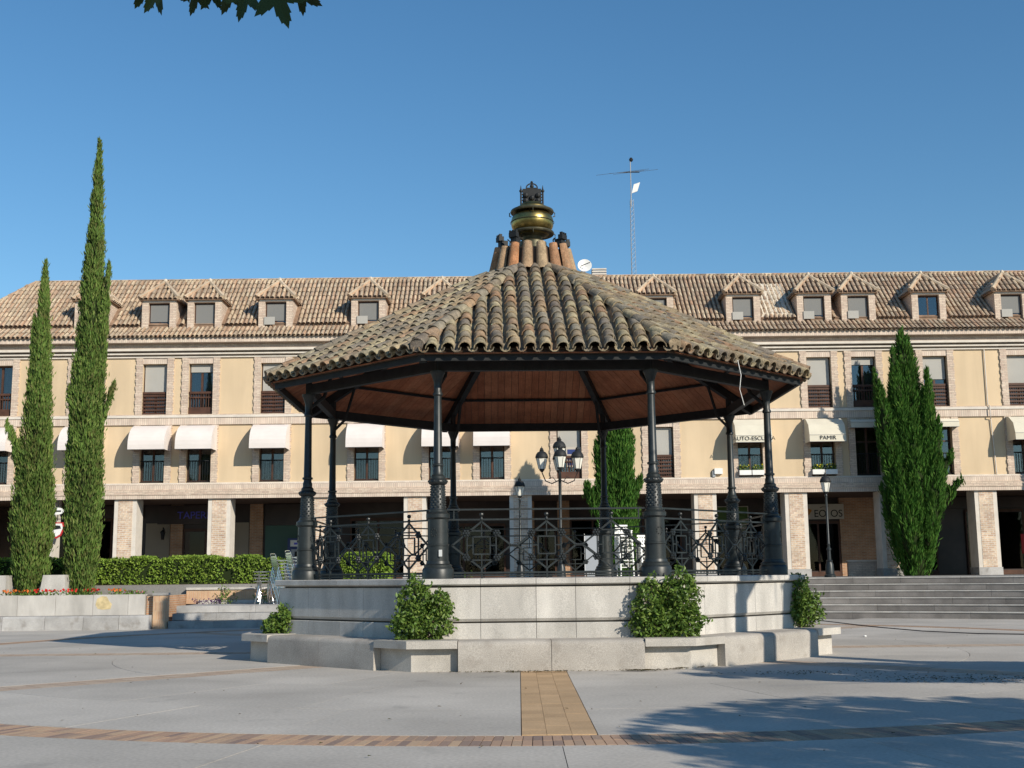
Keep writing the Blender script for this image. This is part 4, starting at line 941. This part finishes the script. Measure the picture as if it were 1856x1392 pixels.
cypress('cypress','bright green cypress standing behind the bandstand',(4.0,47,TZ),7.3,[(0,.4),(.08,.6),(.25,.72),(.5,.72),(.72,.62),(.86,.42),(.95,.2),(1,.03)],[(-.4,-.2,2.2,3.6,.25,-1.2,-.3),(.3,-.2,2.6,3.8,.22,.95,-.2),(-.3,-.2,3.2,5.2,.2,-.75,-.2)],'cypress_b',44000,.15,(.22,.042))
cypress('cypress','green conifer just outside the view beside the arcade end',(24.9,48.2,TZ),9.6,wide,[(-.4,0,3,7,.5,-.8,0)],'cypress_b',16000,.2,(.24,.07),.45)

# ------------------------------------------------------------ shrubs in the corner planters of the bandstand
def shrub(label, face, w_, h, n, lobes, dx=0, dy=.12):
    a = GR-PI/2+PI/8+face*PI/4; x = GX+5.55*math.cos(a)+dx; y = GY+5.55*math.sin(a)+dy
    s = thing('shrub',label,'shrub',(x,y,.47))
    b = MB(); Ps = []
    for k in range(12):
        lx_, lz_2, rw, rh = lobes[k % len(lobes)]; e = np.array([lx_+RNG.uniform(-.7,.7)*rw, RNG.uniform(-.15,.1), lz_2+RNG.uniform(.1,.9)*rh])
        b.tube([(lx_*.4,0,-.05),tuple(e*[.6,.5,.5]),tuple(e)],[.014,.010,.005],5)
    tot = sum(l[2]*l[3] for l in lobes)
    for lx_, lz_2, rw, rh in lobes:
        m_ = int(n*1.9*rw*rh/tot); q = unit(RNG.normal(size=(m_,3)))*RNG.uniform(.35,1.0,(m_,1))**.45
        q *= 1+.22*np.sin(q[:,0:1]*6+lx_*9)*np.sin(q[:,2:3]*7+lx_*5)+RNG.normal(size=(m_,1))*.11
        Ps.append(q*[rw,.26,rh]+[lx_,0,lz_2])
    P = np.concatenate(Ps); P = P[P[:,2] > .0]
    D = RNG.normal(size=P.shape)+[0,-.3,.4]; V,F = leaves(P,D,RNG.uniform(.055,.10,len(P)),RNG.uniform(.03,.05,len(P)))
    place(npmesh('foliage',V,F,'shrub'),'foliage',s,False); b.build('stems','bark',s,False)
shrub('leafy shrub climbing the plinth at the shaded front corner',-1,.95,1.00,2600,[(-.10,.55,.30,.46),(.10,.28,.42,.32),(.30,.55,.20,.26),(-.22,.25,.28,.28)],.05)
shrub('largest leafy shrub rising over the plinth coping',0,1.12,1.06,3400,[(-.26,.55,.27,.42),(.24,.62,.30,.46),(-.18,.24,.42,.30),(.28,.26,.34,.30)],-.22)
shrub('rounded leafy shrub on the plinth corner nearest the steps',1,.78,.98,2000,[(-.02,.62,.24,.36),(.06,.34,.36,.36),(-.16,.3,.24,.3)],-.3,.0)
shrub('small low shrub on the shaded outer plinth corner',-2,.62,.55,1100,[(-.15,.14,.20,.20),(.10,.28,.22,.28)],.30,.0)

# ------------------------------------------------------------ street lamps
def lantern(par, loc, s=1.0):
    T = Matrix.Translation(loc) @ Matrix.Scale(s,4)
    def pl(b, n, m_, sm=False): return place(b.mesh(n,m_,sm),n,par,False,T)
    pl(MB().lathe([(.10,0),(.178,.34)],6,cap=False),'glass','frosted')
    pl(MB().lathe([(.088,.02),(.16,.33)],6),'diffuser','frosted')
    f = MB()
    for k in range(6):
        a = k*PI/3; f.bar((.102*math.cos(a),.102*math.sin(a),0),(.18*math.cos(a),.18*math.sin(a),.34),.010)
    f.lathe([(.03,-.10),(.085,-.03),(.085,.01),(.04,.015)],6); pl(f,'cage','iron_dull')
    pl(MB().lathe([(.19,.335),(.205,.36),(.195,.40),(.175,.46),(.13,.52),(.07,.55),(.06,.565),(.075,.59),(.05,.61),(.045,.65),(.012,.67),(.004,.72)],16),'cap','iron_dull',True)
def lamp_pole(par, h, top=.04):
    place(MB().lathe([(.20,0),(.20,.08),(.16,.12),(.14,.45),(.10,.55),(.12,.58),(.085,.62)],16).mesh('base','iron',True),'base',par,False)
    place(MB().lathe([(.07,.6),(.065,.95),(.085,.97),(.085,1.02),(.05,1.06),(.05,1.15),(.065,1.17),(.045,1.2),(top,h-.12),(.06,h-.1),(.035,h-.04),(.035,h)],14).mesh('pole','iron',True),'pole',par,False)
s = thing('street_lamp','single lantern street lamp at the head of the wide steps','street lamp',(11.27,43.6,TZ)); lamp_pole(s,3.0); lantern(s,(0,0,3.05),1.0)
s = thing('street_lamp','single lantern street lamp in front of an arcade pillar','street lamp',(.24,44,TZ)); lamp_pole(s,3.0); lantern(s,(0,0,3.05),.98)
s = thing('street_lamp','tall street lamp with several lanterns on scrolled arms','street lamp',(1.63,42,TZ)); lamp_pole(s,3.75,.055)
b = MB()
for dx,dy in ((-.62,0),(.62,0),(0,-.62),(0,.62)):
    b.tube([(0,0,3.45),(dx*.45,dy*.45,3.33),(dx*.8,dy*.8,3.42),(dx,dy,3.72)],.02,6); b.tube([(dx*.2,dy*.2,3.40),(dx*.4,dy*.4,3.56),(dx*.62,dy*.62,3.5)],.014,5)
b.build('arms','iron_dull',s,False)
for dx,dy in ((-.62,0),(.62,0),(0,-.62),(0,.62)): lantern(s,(dx,dy,3.84),1.12)
lantern(s,(0,0,4.18),1.15); MB().tube([(0,0,3.7),(0,0,4.1)],.03,8).build('stem','iron_dull',s,False)

# ------------------------------------------------------------ café furniture
def alu_chair(label):
    c = thing('cafe_chair',label,'chair',(0,0,0),0,'stacked aluminium chairs beside the bandstand')
    for s in (-1,1):
        MB().tube([(s*.24,-.25,0),(s*.25,-.23,.42),(s*.25,-.2,.62),(s*.25,.05,.66),(s*.24,.22,.64)],.013,6).build('front_leg','aluminium',c,False)
        MB().tube([(s*.22,.27,0),(s*.22,.2,.44),(s*.21,.27,.70),(s*.19,.30,.82)],.013,6).build('rear_leg','aluminium',c,False)
    MB().tube([(-.19,.30,.82),(-.15,.31,.86),(.15,.31,.86),(.19,.30,.82)],.013,6).build('top_rail','aluminium',c,False)
    for j in range(7): MB().box(-.22,.22,-.22+.06*j,-.18+.06*j,.43,.437).build('seat_slat','aluminium',c,False)
    for j in range(3): MB().box(-.2,.2,.255+.012*j,.262+.012*j,.58+.08*j,.635+.08*j).build('back_slat','aluminium',c,False)
    return c
ords = ['lowest','second','third','fourth','fifth','sixth','seventh','eighth','ninth']
proto = None
LZ = .655
for (x,y,nn,rot,q) in ((-7.28,39.4,8,2.2,'outer'),(-6.85,39.8,9,2.2,'plinth side')):
    for j in range(nn):
        T = rz(rot,(x,y,LZ)) @ Matrix.Translation((0,.035*j,.105*j)); l = f'{ords[j]} aluminium chair up in the {q} stack'
        if proto is None: proto = alu_chair(l); proto.matrix_basis = T; WM[proto.name] = T
        else: dup(proto,T,l)
def table(label):
    t = thing('cafe_table',label,'table',(0,0,0),0,'nested round café tables')
    MB().lathe([(.36,.715),(.375,.72),(.375,.745),(.36,.75)],28).build('top','table_top',t,False,True); MB().lathe([(.377,.718),(.382,.722),(.382,.742),(.377,.747)],28,cap=False).build('rim','aluminium',t,False)
    for k in range(4):
        a = PI/4+k*PI/2; MB().tube([(.34*math.cos(a),.34*math.sin(a),0),(.24*math.cos(a),.24*math.sin(a),.3),(.26*math.cos(a),.26*math.sin(a),.72)],.014,6).build('leg','aluminium',t,False)
    return t
t0 = table('round café table topmost of the nested tables by the chairs')
T = rz(.2,(-8.12,39.8,LZ+.30)); t0.matrix_basis = T; WM[t0.name]=T
for j,q in enumerate(('third from the floor','second from the floor','lowest')): dup(t0, rz(.2+.12*(j+1),(-8.12,39.8,LZ+.30-.10*(j+1))), f'round café table {q} of the nested tables')
def white_chair(label):
    c = thing('plastic_chair',label,'chair',(0,0,0),0,'stacked white plastic chairs on the terrace')
    MB().box(-.22,.22,-.22,.2,.42,.445).build('seat','white',c,False)
    b = MB()
    for i in range(5): b.box(-.19+.085*i,-.14+.085*i,.2,.225,.44,.80)
    b.box(-.24,.24,.2,.235,.79,.86); b.build('backrest','white',c,False)
    for s in (-1,1):
        MB().box(s*.26-.03,s*.26+.03,-.2,.22,.62,.65).build('armrest','white',c,False)
        for y in (-.2,.2): MB().bar((s*.25,y*1.1,0),(s*.24,y,.63 if y<0 else .62),.045).build('leg','white',c,False)
    return c
proto = None
for (x,y,nn,q) in ((4.05,44.4,10,'taller'),(4.85,44.6,7,'shorter')):
    for j in range(nn):
        l = f'{(ords+["topmost"])[j]} chair of the {q} white plastic stack behind the railing'; T = rz(.25,(x,y,TZ)) @ Matrix.Translation((0,.015*j,.125*j))
        if proto is None: proto = white_chair(l); proto.matrix_basis = T; WM[proto.name]=T
        else: dup(proto,T,l)
s = thing('information_panel','grey upright panel with white edge post behind the railing','panel',(2.85,44.5,TZ))
MB().box(-.25,.25,-.05,.05,.25,1.62).build('panel','grey_metal',s,False); MB().box(-.3,.3,-.18,.18,0,.08).build('foot','white',s,False); MB().box(.29,.37,-.05,.05,.08,2.05).build('post','white',s,False); MB().box(-.27,-.252,-.06,.06,.1,1.66).build('edge','white',s,False); MB().box(-.2,.2,-.04,.04,.08,.25).build('neck','galvanised',s,False)
s = thing('yellow_flower','single yellow flower clump behind the front railing','plant',(-1.9,43.5,TZ)); P = RNG.normal(size=(60,3))*[.18,.1,.1]+[0,0,.15]; V,F = leaves(P,RNG.normal(size=(60,3)),.12,.06); place(npmesh('foliage',V,F,'shrub'),'foliage',s,False); MB().ball((-.05,-.1,.42),.09,8,6).build('bloom','petal_yellow',s,False); MB().tube([(-.05,-.08,.1),(-.05,-.1,.4)],.01,5).build('stem','shrub',s,False)
s = thing('low_wall','low brick wall with pale edges under the arcade by the shop','wall',(15.2,52.4,TZ)); MB().box(-.85,.55,0,.22,0,.62).build('brickwork','brick',s,False); MB().box(-.88,.58,-.03,.25,.622,.68).build('coping','stone_trim',s,False)

# ------------------------------------------------------------ cable and litter on the plaza
pts = [(9.3,41.0),(9.55,37.0),(9.75,33.5),(10.2,30.8),(11.0,29.3),(12.2,28.6),(14.5,27.9),(18,27.2)]
tag(MB().tube([(x,y,.012) for x,y in pts],.012,5).build('cable','black'),'thin black cable lying across the paving below the steps','cable')
def litter(x,y,n,sx,sy,rot=0,big=.05):
    P = RNG.normal(size=(n,3))*[sx,sy,.008]; P[:,2]=np.abs(P[:,2])+.012; c,s_=math.cos(rot),math.sin(rot); Q=P.copy(); Q[:,0]=P[:,0]*c-P[:,1]*s_+x; Q[:,1]=P[:,0]*s_+P[:,1]*c+y
    D = RNG.normal(size=(n,3))*[1,1,.1]; return leaves(Q,D,RNG.uniform(.5,1.3,n)*big,RNG.uniform(.4,1,n)*big*.7,N=np.tile([0.,0,1],(n,1)))
Vs=[];Fs=[];k=0
for a in ((.2,19.27,240,.55,.025),(1.95,19.27,260,.14,.03),(2.6,19.6,120,.35,.03,.6),(-3.7,21.7,120,.5,.03,-.75),(6.5,17.2,420,1.0,.30,-.1),(4.6,18.5,150,.8,.2),(0,14.5,45,4.5,2.6),(-7,24,30,3,5),(9,30,30,4,4)):
    V,F = litter(*a); Vs.append(V); Fs.append(F+k); k += len(V)
place(npmesh('leaf_litter',np.concatenate(Vs),np.concatenate(Fs),'litter'),'leaf_litter',None,kind='stuff')
tag(MB().lathe([(.03,.003),(.045,.02),(.03,.04)],7,(8.1,28.5,0)).build('crumpled_paper','white'),'tiny crumpled white paper on the paving near the cable','litter')

# ------------------------------------------------------------ plane trees beside and behind the viewer (their shade falls on the plaza)
HALF = [(0,1.12),(6,.92),(9,.95),(14,.72),(18,.74),(27,.44),(37,.62),(40,.60),(47,.86),(50,.82),(56,1.0),(62,.78),(66,.80),(73,.58),(83,.40),(97,.50),(101,.46),(110,.66),(118,.48),(130,.44),(152,.22)]
LOBE = [(-r*math.sin(R(a)), r*math.cos(R(a))) for a,r in HALF[:0:-1]]+[(r*math.sin(R(a)), r*math.cos(R(a))) for a,r in HALF]
def plane_leaf_mesh(sz):
    vs = [(0,-.15*sz,0)]+[(x*sz*.5,y*sz*.5,-.10*sz*abs(x)) for x,y in LOBE]; n = len(LOBE)
    return MB().add(vs,[(0,i,i+1) for i in range(1,n)]+[(0,n,1)])
def visible(p, mg=.03):        # keeps crowns clear of the view cone, as the photograph shows open sky there
    return np.array(p)
def plane_tree(label, base, h, crown_c, crown_r, n, limbs=7, trunk=.2):
    t = thing('plane_tree',label,'tree',base)
    b = MB(); cc = np.array(crown_c)-np.array(base); fork = np.array([0,0,h*.42])+cc*[.1,.1,0]
    b.tube([(0,0,-.1),(0,0,h*.2),tuple(fork)],[trunk*1.15,trunk*.95,trunk*.8],12); ends = []
    for k in range(limbs):
        a = 2*PI*k/limbs+.3; e = cc+np.array(crown_r)*[math.cos(a)*.7,math.sin(a)*.7,RNG.uniform(-.3,.5)]; mid = (fork+e)/2+[0,0,.35]
        b.tube([tuple(fork-[0,0,.1]),tuple(mid),tuple(e)],[trunk*.5,trunk*.3,trunk*.08],7); ends.append((fork,mid,e))
        for q in range(4):
            s0 = mid+(e-mid)*RNG.uniform(0,.8); s1 = s0+RNG.normal(size=3)*np.array(crown_r)*.35; b.tube([tuple(s0),tuple(s1)],[trunk*.13,trunk*.03],5); ends.append((s0,(s0+s1)/2,s1))
    b.build('trunk','plane_bark',t,False,True)
    P=[]
    while len(P) < n:
        q = RNG.normal(size=3); q = q/np.linalg.norm(q)*RNG.uniform(.25,1)**.5; p = cc+q*crown_r
        if math.sin(p[0]*1.9+1)*math.sin(p[1]*1.7)*math.sin(p[2]*2.1+2)+.5*math.sin(p[0]*4.3+p[1]*2.2) < -.34: continue
        W_ = p+np.array(base)
        if W_[1] > .3 and abs(W_[0]) < .46*W_[1]+.9 and W_[2] < 1.5+.56*W_[1]+.9: continue
        P.append(p)
    P = np.array(P); sz = RNG.uniform(.15,.24,n); lv = [(0,-.15,0)]+[(x*.5,y*.5,-.10*abs(x)) for x,y in [(r*math.sin(R(a)),r*math.cos(R(a))) for a,r in ((-140,.35),(-110,.62),(-85,.42),(-56,.95),(-28,.5),(0,1.1),(28,.5),(56,.95),(85,.42),(110,.62),(140,.35))]]; lv = np.array(lv); m_ = len(lv)
    D = unit(RNG.normal(size=(n,3))+[0,0,-.8]); Nn = unit(RNG.normal(size=(n,3))*.6+[0,0,1]); S = unit(np.cross(D,Nn)); U = np.cross(S,D)
    V = P[:,None,:]+sz[:,None,None]*(S[:,None,:]*lv[None,:,0:1]+D[:,None,:]*lv[None,:,1:2]+U[:,None,:]*lv[None,:,2:3])
    f = np.array([(0,i,i+1) for i in range(1,m_-1)]+[(0,m_-1,1)]); F = (np.arange(n)[:,None,None]*m_+f[None]).reshape(-1,3)
    place(npmesh('crown',V.reshape(-1,3),F,'plane_leaf'),'crown',t,False,kind='stuff')
    return t
plane_tree('plane tree whose bare trunk shades the bandstand bench',(8.85,15.8,0),12,(11.2,15.3,7.8),(2.6,2.6,1.1),1500,6,.23)
plane_tree('plane tree standing beyond the first trunk near the bandstand',(9.7,17.1,0),12,(12.8,17.2,8.0),(2.6,2.6,1.1),1500,6,.25)
plane_tree('low plane tree shading the paving beside the bandstand bench',(14.4,11.0,0),6.6,(13.2,11.3,5.0),(4.2,1.7,.8),15000,9,.18)
plane_tree('dense plane tree right of the viewer shading the front paving',(11.8,4.4,0),6.8,(11.2,3.6,5.0),(3.5,3.8,1.1),17000,9,.2)
pt = plane_tree('plane tree over the viewer with leaves hanging into the sky',(-2.6,-2.2,0),6.5,(.6,.1,5.6),(2.8,1.9,.9),4500,7,.2)
# the drooping twig and its leaves
b = MB(); b.tube([(-1.9,.6,4.3),(-1.4,2.4,3.95),(-1.0,3.7,3.72),(-.85,4.1,3.66)],[.03,.018,.010,.006],6)
b.tube([(-1.3,2.8,3.9),(-1.35,3.6,3.72)],[.010,.004],5); b.build('twig','bark',pt,True)
lm = plane_leaf_mesh(1.0).mesh('leaf','leaf_one')
def atp(px,py,Y):
    u = px-928; v_ = 696-py; c,s_ = math.cos(ROLL),-math.sin(ROLL); u,v_ = u*c-v_*s_, u*s_+v_*c
    dy = 2188*math.cos(PITCH)-v_*math.sin(PITCH); dz = 2188*math.sin(PITCH)+v_*math.cos(PITCH); k_ = Y/dy; return Vector((u*k_,Y,EYE+dz*k_))
for px,py,Y,sz,rx,ry,rzz in ((500,-14,3.9,.24,.25,.1,-.35),(447,-12,4.0,.19,.35,-.2,.35),(418,-18,4.05,.17,.9,.7,.1),(545,-12,4.1,.16,.9,-.5,-.9),(385,-18,4.1,.15,.5,.4,.5),(355,-14,4.15,.16,1.1,.9,-.2),(285,-16,4.1,.18,.9,.0,.8),(262,-20,4.15,.15,.8,.3,.5),(520,-40,4.0,.2,.4,.3,1.2),(330,-45,4.0,.2,.4,.3,.7)):
    T = Matrix.Translation(atp(px,py,Y)) @ Matrix.Rotation(rzz,4,'Y') @ Matrix.Rotation(ry,4,'Z') @ Matrix.Rotation(-PI/2+rx*.6,4,'X') @ Matrix.Scale(sz,4)
    place(lm,'leaf',pt,True,T)
